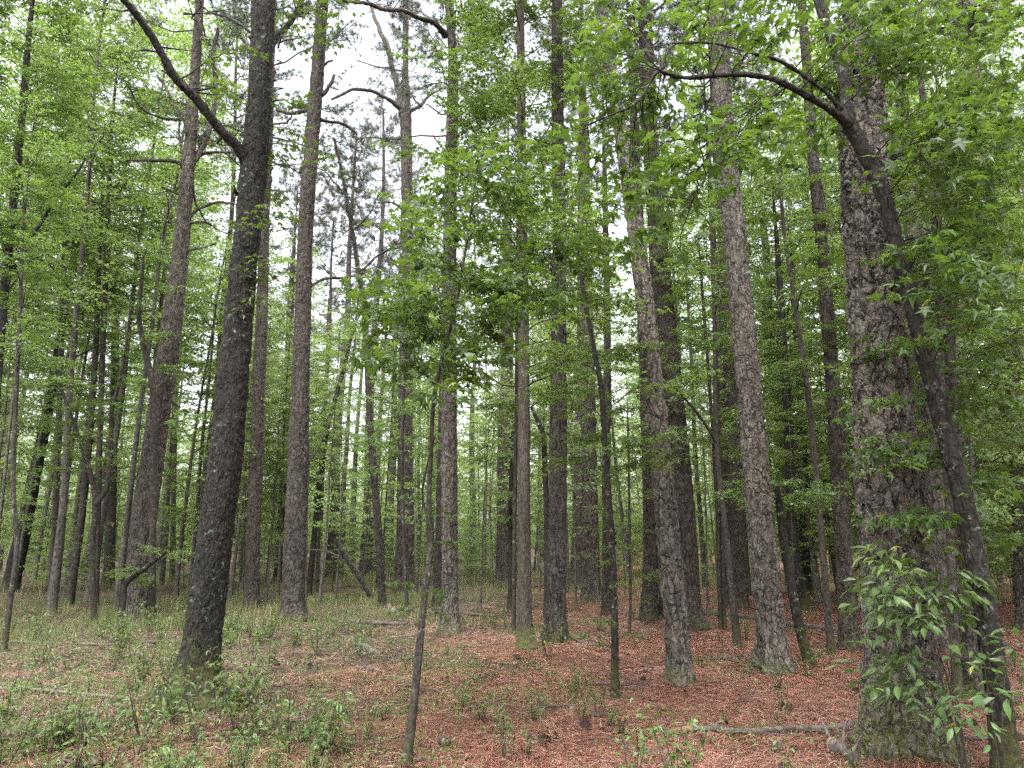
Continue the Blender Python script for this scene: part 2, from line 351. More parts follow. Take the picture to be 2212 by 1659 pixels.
# ------------------------------------------------------------------ objects
def empty(name, loc, rz=0.0, scale=1.0):
    o = bpy.data.objects.new(name, None); col.objects.link(o); o.location = loc; o.rotation_euler.z = rz; o.scale = (scale,)*3
    o.empty_display_size = .2; return o
def tag(o, label=None, cat=None, group=None, kind=None):
    if label: o['label'] = label
    if cat: o['category'] = cat
    if group: o['group'] = group
    if kind: o['kind'] = kind
    return o
def obj(name, acc, mat, parent=None, smooth=True):
    me = acc.mesh(name, smooth) if isinstance(acc, Acc) else acc
    if mat is not None and not me.materials: me.materials.append(mat)
    o = bpy.data.objects.new(name, me); col.objects.link(o)
    if parent is not None: o.parent = parent
    return o
def copy_tree(o, parent=None):
    c = o.copy(); col.objects.link(c); c.parent = parent
    for ch in o.children: copy_tree(ch, c)
    return c

# ---- ground sheet
def grid_axis(lo, hi, dense_lo, dense_hi, d, coarse):
    a = list(np.arange(dense_lo, dense_hi, d)); x = dense_lo; s = d
    left = []
    while x > lo: s = min(s*1.12, coarse); x -= s; left.append(x)
    x = dense_hi; s = d; right = [x]
    while x < hi: s = min(s*1.12, coarse); x += s; right.append(x)
    return np.array(left[::-1]+a+right)
gx = grid_axis(-300, 300, -9, 9, .06, 20); gy = grid_axis(-120, 300, 2.5, 15, .06, 20)
X, Y = np.meshgrid(gx, gy); Z = gz(X, Y)
nearm = np.exp(-np.maximum(0, np.hypot(X, Y)-12)/8)
Z = Z+nearm*(.016*vnoise(np.stack([X*3, Y*3, X*0], -1))+.012*vnoise(np.stack([X*9, Y*9, X*0+3], -1)))
def gzd(x, y): return float(gz(x, y))
a = Acc(); nx, ny = len(gx), len(gy); i = np.arange(ny-1)[:, None]*nx; j = np.arange(nx-1)[None]
a.add(np.stack([X, Y, Z], -1).reshape(-1, 3), np.stack([i+j, i+j+1, i+nx+j+1, i+nx+j], -1).reshape(-1, 4))
tag(obj('ground', a, M['ground']), kind='structure')

def needle_mask(x, y):
    b = vnoise(np.stack([x*.55, y*.55, x*0+2], -1))
    return np.clip((x*.16+b*.5+.42-y*.022+.15)*2.2, 0, 1)

# ---- pine needle litter (stuff)
rng = np.random.default_rng(5)
a = Acc()
def litter(n, ymin, ymax, wd, ln, pw=1.0):
    y = ymin+(ymax-ymin)*rng.random(n)**pw; x = (rng.random(n)*2-1)*(y*.76+.6)
    keep = rng.random(n) < .22+.78*needle_mask(x, y); x, y = x[keep], y[keep]; m = len(x)
    az = rng.uniform(0, 2*math.pi, m); az = az*.25+3*vnoise(np.stack([x*1.4, y*1.4, x*0+8], -1))+rng.normal(0, .6, m); L = ln*rng.uniform(.4, 1.15, m); W = wd*rng.uniform(.6, 1.3, m)
    z = gz(x, y)+rng.uniform(.0, .022, m)
    d = np.stack([np.cos(az), np.sin(az), rng.normal(0, .16, m)], 1); s = np.stack([-np.sin(az), np.cos(az), rng.normal(0, .3, m)], 1)
    c = np.stack([x, y, z], 1); b = s*(L*rng.normal(0, .12, m))[:, None]
    p0 = c-d*L[:, None]/2; p1 = c+b; p2 = c+d*L[:, None]/2
    p1[:, 2] += .006
    V = np.stack([p0-s*W[:, None]/4, p0+s*W[:, None]/4, p1+s*W[:, None]/2, p1-s*W[:, None]/2, p2], 1)
    k_ = (np.arange(m)*5)[:, None]; cc = np.clip(rng.normal(.52, .24, m), 0, 1)
    base = np.array([[0, 1, 2], [0, 2, 3], [3, 2, 4]])
    a.add(V.reshape(-1, 3), (base[None]+k_[:, :, None]).reshape(-1, 3), np.repeat(cc, 3))
litter(190000, 3.5, 10, .0036, .21, .9); litter(130000, 9, 20, .006, .24, 1.0); litter(50000, 18, 40, .014, .3, 1.0)
tag(obj('pine_needle_litter', a, M['litter'], smooth=False), 'loose carpet of reddish brown fallen pine needles over the forest floor', 'needles', kind='stuff')

# ---- grass (stuff)
a = Acc()
def grass(n, cx, cyy, rx, ry, h, wd, dens=.5):
    m = n; x = cx+rng.normal(0, rx, m); y = cyy+rng.normal(0, ry, m)
    cl = vnoise(np.stack([x*1.3, y*1.3, x*0+9], -1))+.5*vnoise(np.stack([x*5, y*5, x*0+4], -1)); kp = cl > (-.1+.4*(1-dens)); x, y = x[kp], y[kp]; m = len(x)
    ok = y > 3.2; x, y = x[ok], y[ok]; m = len(x)
    az = rng.uniform(0, 2*math.pi, m); L = h*rng.uniform(.4, 1.2, m); ln = rng.uniform(.1, .7, m)
    b = np.stack([x, y, gz(x, y)-.01], 1); o = np.stack([np.cos(az), np.sin(az), az*0], 1); s = np.stack([-np.sin(az), np.cos(az), az*0], 1)*wd/2
    up = np.array([0, 0, 1.0])
    m1 = b+up*(L*.55)[:, None]+o*(L*ln*.25)[:, None]; t = b+up*(L*(1-.35*ln))[:, None]+o*(L*ln*.8)[:, None]
    V = np.stack([b-s, b+s, m1+s*.8, m1-s*.8, t], 1); base = np.array([[0, 1, 2], [0, 2, 3], [3, 2, 4]])
    a.add(V.reshape(-1, 3), (base[None]+(np.arange(m)*5)[:, None, None]).reshape(-1, 3), np.repeat(rng.random(m), 3))
grass(26000, -9, 15, 3.6, 3.2, .26, .006, .2)       # bright grassy patches on the left
grass(14000, -6.5, 21, 3.5, 3.5, .32, .010, .3)
grass(12000, -4.6, 22, 1.6, 2.2, .3, .011)
grass(3500, -4.2, 8.2, 1.7, 1.8, .2, .004, .2)
grass(2600, -1.0, 9.5, 2.2, 2.4, .24, .003, .3)
grass(1800, 0.2, 5.8, 2.0, 1.0, .2, .003, .35)
grass(1500, -1.1, 4.8, .25, .2, .34, .004, .8)
grass(16000, 10, 32, 6, 6, .35, .015); grass(26000, -10, 36, 10, 8, .45, .02); grass(14000, 3, 42, 10, 6, .45, .02)
grass(1500, .28, 13.7, .25, .25, .16, .006, .8)
tag(obj('grass', a, M['grass'], smooth=False), 'wispy green and straw coloured grass across the forest floor', 'grass', kind='stuff')

# ------------------------------------------------------------------ trunks measured from the photograph
def trunk_path(pts, Y=None, H=None, ext=True):
    """rows (px,py,width_px) base first -> world rows (x,y,z,r) and base point"""
    b = hit(pts[0][0], pts[0][1]) if Y is None else None
    Y0 = b[1] if Y is None else Y
    rows = []
    for q in pts:
        dY = q[3] if len(q) > 3 else 0.0
        p, t = at(q[0], q[1], Y0+dY); rows.append([*p, q[2]*t/F/2])
    g0 = float(gz(rows[0][0], Y0))
    if Y is not None and rows[0][2] > g0+.05:
        d = np.array(rows[0])-np.array(rows[1]); s = (rows[0][2]-g0)/max(1e-3, -d[2])
        rows.insert(0, [rows[0][0]+d[0]*s, Y0, g0, rows[0][3]*1.15])
    vis = rows[-1][2]
    if H and H > rows[-1][2]+.5:
        e = np.array(rows[-1]); d = (np.array(rows[-1])-np.array(rows[-2]))[:3]; d /= np.linalg.norm(d)
        n = 5; tot = H-e[2]
        for i in range(1, n+1):
            d = d*.7+np.array([0, 0, .3]); d /= np.linalg.norm(d)
            e = np.array([*(e[:3]+d*tot/n), rows[-1][3]*(1-.9*i/n)]) if i > 1 else np.array([*(e[:3]+d*tot/n), rows[-1][3]*.85])
            rows.append(list(e))
    rows = np.array(rows)
    base = np.array([rows[0][0], rows[0][1], float(gz(rows[0][0], rows[0][1]))])
    return rows, base, vis

def build_trunk(rows, base, vis, depth, mat, flare=.35, flare_h=.35, lobes=5, fine=1.0, seed=0, wob=.05):
    R = rows.copy(); R[:, :3] -= base
    below = R[0].copy(); below[2] -= .35; R = np.vstack([below, R])
    sp = max(.013, depth*.0017)/fine
    cut = vis-base[2]+.6
    Q = spline(R, sp*1.15)
    keep = np.ones(len(Q), bool); hi = np.where(Q[:, 2] > cut)[0]; keep[hi] = (np.arange(len(hi)) % max(1, int(.35/sp)) == 0); keep[-1] = True
    Q = Q[keep]
    kk = int(np.clip(2*math.pi*Q[:, 3].max()/sp, 8, 190))
    rs = np.random.default_rng(seed); ph = rs.uniform(0, 6.28, 4)
    def fn(P, th):
        z = P[:, 2][:, None]; e = np.exp(-np.maximum(z, 0)/flare_h)
        lob = 1+.45*np.cos(lobes*th+ph[0])+.3*np.cos((lobes-2)*th+ph[1])
        return 1+flare*e*e*lob+wob*np.cos(2*th+ph[2]+z*.8)*.4+wob*.5*np.cos(3*th+ph[3]-z*1.3)
    a = Acc(); tube(a, Q[:, :3], Q[:, 3], kk, rough=.05, fn=fn)
    return a, Q

# pine crown meshes, shared
def tufts(a, C, rng, n=26, L=.17, wd=.006, up=.3):
    m = len(C); P = np.repeat(C, n, 0); d = rng.normal(0, 1, (m*n, 3)); d[:, 2] += up*1.5; d /= np.linalg.norm(d, axis=1)[:, None]
    s = np.cross(d, rng.normal(0, 1, (m*n, 3))); s /= np.linalg.norm(s, axis=1)[:, None]+1e-9
    l = L*rng.uniform(.7, 1.2, m*n)[:, None]
    V = np.stack([P-s*wd/2, P+s*wd/2, P+d*l], 1); a.add(V.reshape(-1, 3), np.arange(m*n*3).reshape(-1, 3), np.repeat(rng.random(m), n))
def pine_crown(seed, h=9.0, rad=3.0, nb=34):
    rng = np.random.default_rng(seed); W = Acc(); Nd = Acc(); cs = []
    for i in range(nb):
        u = (i+rng.random())/nb; z = h*u; L = rad*(1.05-.75*u)*rng.uniform(.55, 1.1); az = i*2.4+rng.normal(0, .4)
        el = .1+.55*u; d = np.array([math.cos(az)*math.cos(el), math.sin(az)*math.cos(el), math.sin(el)])
        p = np.array([0, 0, z]); t = np.linspace(0, 1, 7)[:, None]; P = p+d*L*t; P[:, 2] += (-.25*L*t*(1-t)*1.5)[:, 0]; P[1:] += rng.normal(0, .06*L, (6, 3))
        tube(W, P, .035*(1-.8*t[:, 0])*(.6+.4*(1-u)), 5, cap=False)
        for _ in range(int(8*L/2)+4):
            s = rng.uniform(.35, 1); j = s*6; kx = min(5, int(j)); q = P[kx]+(P[kx+1]-P[kx])*(j-kx)
            dd = d+rng.normal(0, .55, 3); dd /= np.linalg.norm(dd); l = rng.uniform(.3, .9)*(.6+.4*L/2)
            tube(W, np.vstack([q, q+dd*l*.5+[0, 0, .02], q+dd*l]), [.010, .008, .005], 3, cap=False)
            for s2 in np.linspace(.35, 1, 4): cs.append(q+dd*l*s2+rng.normal(0, .05, 3))
    tufts(Nd, np.array(cs), rng, n=26, wd=.012)
    wm = W.mesh('crown_branches'); wm.materials.append(M['deadwood']); nm = Nd.mesh('crown', False); nm.materials.append(M['needle'])
    return nm, wm
PINE_CROWNS = [pine_crown(100+i, h=[8, 9.5, 7][i], rad=[2.8, 3.3, 2.4][i], nb=[30, 38, 26][i]) for i in range(3)]
def add_pine_crown(root, Q, i, h_frac=.72, rz=0.0, s=1.0, below=0.0):
    nm, wm = PINE_CROWNS[i % 3]; top = Q[-1]; hz = [8, 9.5, 7][i % 3]*s
    zz = top[2]-hz*.92; k_ = int(np.argmin(abs(Q[:, 2]-zz))); p = Q[k_][:3]
    c = obj('crown', nm, None, root); c.location = p; c.rotation_euler.z = rz; c.scale = (s,)*3
    b = obj('crown_branches', wm, None, c)
    return c

def limb_path(pts, Y0, drift=0.0, base=None):
    rows = []; n = len(pts)
    for i, q in enumerate(pts):
        p, t = at(q[0], q[1], Y0+drift*i/(n-1)); rows.append([*p, q[2]*t/F/2])
    R = np.array(rows); R[:, :3] -= base; return R

THINGS = {}; PATHS = {}
def tree(name, label, pts, mat='pine', Y=None, H=None, limbs=(), cat='tree', group=None, crown=None, flare=.3, flare_h=.3, fine=1.0, seed=0, wob=.05, crown_s=1.0, limb_mat=None, ext=0):
    rows, base, vis = trunk_path(pts, Y, H)
    root = empty(name, base); tag(root, label, cat, group)
    depth = base[1]
    a, Q = build_trunk(rows, base, vis, depth, mat, flare, flare_h, fine=fine, seed=seed, wob=wob)
    obj('trunk', a, M[mat], root)
    LP = []
    for li, L in enumerate(limbs):
        pp, dr = (L if isinstance(L, tuple) else (L, 0.0))
        if mat in ('oak', 'lichen'): pp = [(q_[0], q_[1], q_[2]*.76) for q_ in pp]
        R = limb_path(pp, base[1], dr, base); S = spline(R, max(.03, depth*.004)); LP.append(S)
        la = Acc(); jit = np.stack([vnoise(S[:, :3]*2.2+i*7.7+li*3) for i in range(3)], 1)*np.minimum(np.linspace(0, .10, len(S)), .05)[:, None]
        S[:, :3] += jit; dd_ = np.linalg.norm(S[:, :3]-S[0, :3], axis=1); S[:, 3] *= (1+.55*np.exp(-dd_/(S[0, 3]*2.5)))*(1+.08*vnoise(S[:, :3]*7))
        tube(la, S[:, :3], S[:, 3], int(np.clip(S[:, 3].max()*2*math.pi/max(.013, depth*.002), 6, 40)), rough=.08)
        if len(L) and S[:, 3].max() > .045 and mat in ('oak', 'lichen'):
            rt = np.random.default_rng(seed*9+li)
            for _ in range(9):
                p_ = S[int(rt.uniform(.1, .95)*(len(S)-1))]; d_ = rt.normal(0, 1, 3); d_[2] = abs(d_[2])*.6+.1; d_ /= np.linalg.norm(d_); l_ = rt.uniform(.08, .5)
                tube(la, np.vstack([p_[:3], p_[:3]+d_*(p_[3]+l_*.5)+rt.normal(0, .02, 3), p_[:3]+d_*(p_[3]+l_)]), [max(.006, p_[3]*.3), max(.004, p_[3]*.18), .002], 5, rough=.1)
        obj('limb', la, limb_mat or M[mat], root)
    if crown is not None: add_pine_crown(root, Q, crown, rz=seed*1.7, s=crown_s)
    THINGS[seed] = root; PATHS[seed] = Q[:, :3]+base
    return root, base, Q, LP

exec_order = 0
# ---- the pines
tree('pine_tree', 'very thick old pine in the right foreground with deep plated bark and mossy flared foot',
     [(1962, 1605, 158), (1948, 1500, 148), (1936, 1250, 138), (1915, 1000, 123), (1897, 720, 106), (1876, 500, 98), (1864, 300, 92), (1856, 0, 68)], 'pine_near', H=24, flare=.38, flare_h=.28, seed=1, crown=0)
tree('pine_tree', 'tall clean pine standing on a needle mound left of the very thick foreground pine',
     [(1672, 1445, 62), (1660, 1300, 58), (1640, 1100, 54), (1615, 800, 49), (1586, 500, 45), (1566, 300, 40), (1553, 50, 34)], 'pine', H=24, flare=.7, seed=2, crown=1)
tree('pine_tree', 'scaly pine in front of the dark twin trunk, its foot nearest in the middle group',
     [(1470, 1472, 50), (1463, 1370, 50), (1452, 1250, 49), (1434, 1050, 45), (1408, 800, 41), (1386, 600, 37), (1366, 450, 33), (1343, 300, 27), (1312, 100, 22), (1298, 0, 20)], 'pine', H=22, flare=.35, seed=3, crown=2)
tree('pine_tree', 'dark thick pine standing directly behind the scaly leaning pine in the middle group',
     [(1486, 1352, 58), (1480, 1200, 52), (1462, 950, 48), (1438, 700, 42), (1420, 500, 37), (1405, 300, 32), (1392, 20, 28)], 'pine_dark', H=25, flare=.6, seed=4, crown=0)
tree('pine_tree', 'dark straight pine just left of the twin trunks, seen through leaves above',
     [(1402, 1338, 38), (1406, 1200, 32), (1402, 1000, 30), (1395, 800, 28), (1385, 600, 24)], 'pine_dark', H=23, flare=.25, seed=5, crown=1)
tree('pine_tree', 'very slim dark trunk squeezed between the dark straight pine and the scaly pine',
     [(1430, 1330, 15), (1432, 1200, 14), (1428, 1000, 13), (1418, 800, 12)], 'pine_dark', H=14, flare=.1, seed=6, crown=2, crown_s=.45)
tree('pine_tree', 'straight dark pine in the centre with small green seedlings round its foot',
     [(1201, 1382, 46), (1203, 1250, 40), (1205, 1000, 37), (1207, 750, 33), (1208, 500, 29), (1205, 250, 25), (1203, 20, 22)], 'pine_dark', H=23, flare=.5, seed=7, crown=2)
tree('pine_tree', 'centre left pine with even plated bark, front one of a close pair',
     [(972, 1365, 38), (972, 1250, 35), (971, 1050, 34), (970, 800, 32), (972, 500, 28), (977, 250, 25), (978, 120, 19), (970, 0, 17)], 'pine', H=23, flare=.5, seed=8, crown=1,
     limbs=[([(962, 75, 11), (930, 45, 10), (880, 30, 9), (820, 15, 8), (740, 5, 6)], -2.5), ([(985, 240, 6), (960, 215, 5), (945, 205, 3)], .5), ([(968, 330, 5), (950, 315, 4), (935, 290, 2)], .3)])
tree('pine_tree', 'pine half hidden behind the front one of the centre left pair',
     [(950, 1308, 30), (954, 1150, 27), (958, 950, 25), (963, 700, 22), (968, 500, 18)], 'pine_dark', H=22, flare=.3, seed=9, crown=0)
tree('pine_tree', 'pale pine forking high against the white sky, left of the centre pair',
     [(872, 1285, 44), (876, 1150, 38), (875, 950, 33), (878, 700, 27), (880, 500, 24), (878, 330, 23), (876, 245, 24), (876, 150, 13), (876, 60, 12), (876, 0, 11)], 'pine', H=22, flare=.35, seed=10, crown=2, crown_s=.7,
     limbs=[([(872, 248, 15), (858, 185, 12), (835, 100, 11), (812, 45, 8), (800, 10, 6)], 1.0), ([(872, 240, 10), (840, 215, 8), (800, 195, 7), (760, 195, 6), (718, 215, 4)], -1.5),
            ([(884, 240, 8), (905, 230, 7), (930, 205, 5), (955, 190, 3)], 1.0), ([(868, 300, 6), (840, 298, 5), (790, 296, 4)], .6), ([(868, 450, 5), (850, 440, 4), (805, 438, 3)], -.5), ([(876, 155, 5), (850, 150, 4), (800, 140, 3), (770, 130, 2)], .9)])
tree('pine_tree', 'tall pine with broken branch stubs against the sky, right of the dark mossy oak',
     [(632, 1338, 48), (637, 1200, 46), (642, 1050, 43), (649, 850, 38), (655, 650, 33), (661, 480, 31), (676, 280, 29), (690, 100, 26), (697, 0, 24)], 'pine_dark', H=23, flare=.6, seed=11, crown=0,
     limbs=[([(694, 205, 8), (708, 195, 7), (720, 160, 5)], .2), ([(690, 150, 6), (705, 135, 5), (718, 130, 3)], .2), ([(674, 235, 9), (655, 240, 8), (625, 245, 7), (600, 235, 5)], .6),
            ([(690, 258, 7), (712, 262, 6), (745, 270, 5), (770, 290, 3)], .8), ([(650, 640, 6), (675, 615, 6), (710, 600, 6), (760, 598, 4), (800, 580, 2)], .8), ([(660, 1010, 4), (690, 960, 3), (715, 900, 2)], .4)])
tree('pine_tree', 'slimmer pine between the dark mossy oak and the tall pine with broken stubs',
     [(543, 1316, 32), (548, 1150, 29), (557, 900, 26), (565, 700, 24), (571, 500, 20), (580, 320, 16), (586, 150, 13)], 'pine_dark', H=21, flare=.28, seed=12, crown=1)
tree('pine_tree', 'leaning pinkish barked pine with many bare limbs, left of the dark mossy oak',
     [(296, 1275, 50), (312, 1130, 48), (335, 950, 46), (365, 750, 42), (388, 560, 32), (403, 400, 27), (412, 300, 24), (420, 180, 20), (432, 0, 16)], 'pine', Y=17.5, H=21, flare=.2, seed=13, crown=2, crown_s=.8,
     limbs=[([(410, 355, 13), (430, 330, 12), (452, 280, 11), (463, 200, 10), (460, 120, 8), (470, 60, 6)], .8), ([(402, 370, 9), (385, 352, 8), (345, 346, 7), (265, 348, 4)], -.6),
            ([(408, 365, 8), (425, 340, 7), (460, 330, 6), (500, 328, 4)], .6), ([(402, 256, 7), (370, 258, 6), (325, 245, 5), (295, 215, 4), (280, 190, 3)], -1.0), ([(405, 250, 7), (375, 225, 6), (355, 185, 5), (340, 160, 3)], .8),
            ([(402, 480, 7), (430, 450, 7), (470, 437, 6), (505, 440, 4)], .7), ([(388, 420, 5), (365, 412, 4), (350, 405, 3)], -.3), ([(404, 345, 6), (392, 320, 5), (388, 240, 4)], .6),
            ([(415, 400, 5), (425, 440, 4), (445, 480, 3)], .5), ([(408, 482, 6), (440, 480, 5), (470, 495, 3)], .4), ([(372, 585, 6), (355, 570, 5), (342, 550, 3)], -.2), ([(405, 540, 5), (430, 535, 4), (465, 528, 3)], .5)])
tree('pine_tree', 'slim dark pine behind and to the left of the very thick foreground pine',
     [(1834, 1400, 38), (1826, 1250, 34), (1814, 1050, 31), (1800, 850, 28), (1778, 560, 25), (1758, 350, 22), (1738, 80, 17)], 'pine_dark', H=21, flare=.25, seed=14, crown=2)
tree('pine_tree', 'pine at the right hand side whose foot hides behind the very thick foreground pine',
     [(2050, 1400, 60), (2035, 1200, 56), (2010, 900, 44), (1985, 620, 37), (1965, 400, 32), (1950, 230, 26)], 'pine', H=23, flare=.2, seed=15, crown=1)
tree('pine_tree', 'dark pine foot standing between the very thick pine and the lichen spotted leaning tree',
     [(2098, 1500, 46), (2085, 1300, 42), (2072, 1100, 38), (2060, 900, 28)], 'pine_dark', H=12, flare=.15, seed=16, crown=2, crown_s=.5)
tree('pine_tree', 'pine trunk cut by the right edge of the view, crown out of sight',
     [(2214, 1300, 34), (2202, 1050, 30), (2186, 820, 27), (2160, 560, 24), (2135, 380, 20)], 'pine', Y=15, H=20, flare=.2, seed=17, crown=0)
tree('pine_tree', 'pair member of stout far pines in the red needle clearing, right one with grassy foot',
     [(1279, 1298, 42), (1275, 1150, 36), (1272, 950, 32), (1268, 700, 28), (1265, 500, 24), (1262, 350, 20)], 'pine', H=24, flare=.6, seed=18, crown=0)
tree('pine_tree', 'pair member of stout far pines in the red needle clearing, left one partly overlapped',
     [(1246, 1272, 34), (1252, 1120, 29), (1256, 900, 26), (1258, 700, 22), (1256, 500, 18)], 'pine', H=24, flare=.3, seed=19, crown=1)
tree('pine_tree', 'stout far pine with light pinkish bark behind the brown furrowed trunk in the centre',
     [(1087, 1268, 36), (1090, 1120, 33), (1092, 950, 30), (1094, 800, 26), (1096, 600, 22)], 'pine', H=24, flare=.3, seed=20, crown=2)
tree('pine_tree', 'slim dark pine left of the pair of stout far pines with a small mossy foot',
     [(1312, 1328, 24), (1312, 1200, 20), (1310, 1000, 18), (1312, 800, 16), (1310, 600, 13)], 'pine_dark', H=19, flare=.2, seed=21, crown=2, crown_s=.7)
tree('pine_tree', 'dark vine covered pine directly behind the tall clean pine on the needle mound',
     [(1600, 1315, 36), (1594, 1150, 33), (1586, 950, 30), (1572, 700, 26), (1560, 500, 22)], 'pine_dark', H=23, flare=.2, seed=22, crown=1)
tree('pine_tree', 'second pine behind the curved dark sapling, left of the tall clean pine',
     [(1572, 1308, 26), (1566, 1150, 23), (1560, 950, 21), (1552, 750, 18)], 'pine', H=20, flare=.2, seed=23, crown=2)
tree('pine_tree', 'bare slender pine leaning left with fine curling twigs below the sky gap',
     [(826, 1312, 17), (820, 1180, 16), (806, 1000, 15), (796, 850, 13), (790, 700, 12), (772, 570, 10), (758, 480, 8), (740, 380, 7), (722, 300, 5)], 'pine_dark', H=14, flare=.1, seed=24, crown=2, crown_s=.45,
     limbs=[([(785, 640, 4), (740, 610, 3), (690, 560, 2)], 1.0), ([(795, 800, 4), (830, 740, 3), (850, 700, 2)], -.6), ([(760, 500, 4), (800, 460, 3), (830, 400, 2)], .6), ([(745, 420, 4), (710, 380, 3), (680, 360, 2)], .6), ([(775, 590, 5), (830, 545, 4), (900, 520, 2)], .8)])
tree('pine_tree', 'medium pine between the tall pine with stubs and the dark mossy oak, far behind both',
     [(604, 1240, 26), (612, 1100, 22), (618, 900, 18), (626, 700, 15)], 'pine_dark', Y=34, H=22, flare=.2, seed=25, crown=0)

# ---- broadleaved trees measured from the photo
def leaves_on(root, base, LA, WA, shape, mat, seed, name='crown', roll=.45, pj=.3):
    a = Acc(); LA.emit(a, shape, np.random.default_rng(seed), roll, pj)
    c = obj(name, a, mat, root, smooth=False)
    if WA.v: obj('twigs', WA, M['twig'], c)
    return c
def spray_at(rng, base, anchor, tip_px, Ytip, WA, LA, leaf, tw=12, tl=.5, r=.012, sag=.05, fill=1.0):
    p, _ = at(tip_px[0], tip_px[1], Ytip)
    leafy_branch(rng, anchor, p-base, r, WA, LA, leaf, twigs=tw, twig_len=tl, sag=sag, fill=fill)
def anchor_on(Q, p, down=.35):
    z = p[2]-down; k_ = int(np.argmin(abs(Q[:, 2]-z)+.25*np.hypot(Q[:, 0]-p[0], Q[:, 1]-p[1]))); return Q[k_][:3]

def shorten(WA, p, q, L):
    d = np.linalg.norm(p-q)
    if d <= L: return q
    m = p+(q-p)/d*L; m[2] += .08; n_ = (m+q)/2; n_[2] += .06*d*.3
    tube(WA, np.vstack([q, n_, m]), [.012, .009, .006], 5, cap=False); return m
# dark mossy oak
root, base, Q, LP = tree('oak_tree', 'thick dark mossy oak leaning right in the left foreground, forking near the top',
     [(414, 1512, 96), (428, 1430, 82), (446, 1300, 73), (466, 1150, 68), (487, 1000, 66), (502, 850, 63), (519, 650, 57), (535, 480, 54), (549, 340, 56), (560, 220, 47), (566, 100, 46), (570, 0, 46)], 'oak', H=15, flare=.85, flare_h=.26, seed=31, wob=.09,
     limbs=[([(545, 375, 34), (515, 320, 26), (470, 275, 25), (430, 228, 24), (385, 175, 23), (345, 110, 22), (300, 50, 20), (250, -10, 18)], -1.2),
            ([(566, 150, 28), (590, 95, 17), (620, 55, 15), (650, 5, 13), (670, -40, 11)], .9), ([(550, 78, 9), (515, 50, 7), (470, 30, 6), (400, 28, 4)], .4), ([(521, 425, 11), (512, 405, 9)], -.2)])
rng = np.random.default_rng(41); WA, LA = Acc(), Leaves()
for L in LP[:2]:
    for _ in range(4):
        p = L[int(rng.uniform(.45, .98)*(len(L)-1))][:3]; az = rng.uniform(0, 6.28); l = rng.uniform(.6, 1.5)
        leafy_branch(rng, p, p+[math.cos(az)*l, math.sin(az)*l, rng.uniform(.0, .8)], .012, WA, LA, .085, 8, .45)
for i in range(26):
    z = rng.uniform(11.2, 14.5); k_ = int(np.argmin(abs(Q[:, 2]-z))); p = Q[k_][:3]; az = rng.uniform(0, 6.28); l = rng.uniform(1.5, 3.5)*(1.2-.5*(z-7)/8)
    leafy_branch(rng, p, p+[math.cos(az)*l, math.sin(az)*l, l*.35], .03, WA, LA, .095, 16, .75)
for px, py, dY in [(560, 455, -.5), (600, 330, .2), (590, 410, .4), (570, 570, -.2), (640, 285, .4), (700, 330, .5), (620, 470, .3), (690, 30, .3), (740, 380, .6), (560, 640, -.3), (640, 220, .3), (720, 90, .3)]:
    p = at(px, py, base[1]+dY)[0]-base; leafy_branch(rng, anchor_on(Q, p, .2), p, .009, WA, LA, .085, 7, .4)
leaves_on(root, base, LA, WA, 'star', M['leaf_near'], 1)

# lichen spotted leaning sweetgum, right
root, base, Q, LP = tree('sweetgum_tree', 'lichen spotted tree leaning left across the very thick foreground pine, large star leaves overhead',
     [(2176, 1659, 54), (2150, 1450, 47), (2124, 1300, 45), (2085, 1100, 41), (2032, 900, 38), (1985, 720, 35), (1945, 560, 32), (1905, 410, 31), (1862, 315, 32), (1834, 262, 30), (1826, 180, 23), (1795, 80, 21), (1768, 0, 19)], 'lichen', Y=5.35, H=9.5, flare=.25, seed=32, wob=.1,
     limbs=[([(1838, 275, 26), (1808, 248, 20), (1760, 215, 19), (1700, 185, 17), (1640, 165, 15), (1560, 158, 13), (1480, 155, 12), (1425, 143, 10)], -.7),
            ([(1432, 145, 9), (1410, 165, 8), (1380, 210, 8), (1330, 245, 7), (1268, 268, 5)], -.3),
            ([(1815, 235, 15), (1785, 200, 11), (1740, 170, 10), (1690, 140, 10), (1630, 118, 9), (1570, 95, 7), (1480, 92, 5), (1400, 100, 3)], -.5),
            ([(1848, 155, 11), (1865, 120, 10), (1900, 92, 10), (1960, 75, 9), (2030, 60, 8), (2100, 15, 7)], .5),
            ([(1980, 150, 3), (1930, 340, 11), (1960, 320, 10), (2010, 300, 8), (2070, 270, 6)][1:], 1.2),
            ([(1700, 185, 4), (1570, 280, 6), (1500, 430, 4)][0:], -.9)])
rng = np.random.default_rng(42); WA, LA = Acc(), Leaves()
allp = np.vstack([l[:, :3] for l in LP]+[Q[Q[:, 2] > 1.5][:, :3]])
def near_anchor(p): return allp[int(np.argmin(np.linalg.norm(allp-p, axis=1)))]
tg = [(x, y) for x in range(1240, 2230, 50) for y in range(0, 640, 50)]+[(x, y) for x in range(1960, 2240, 50) for y in range(0, 700, 50)]+[(x, y) for x in range(1300, 1900, 60) for y in range(-20, 80, 40)]
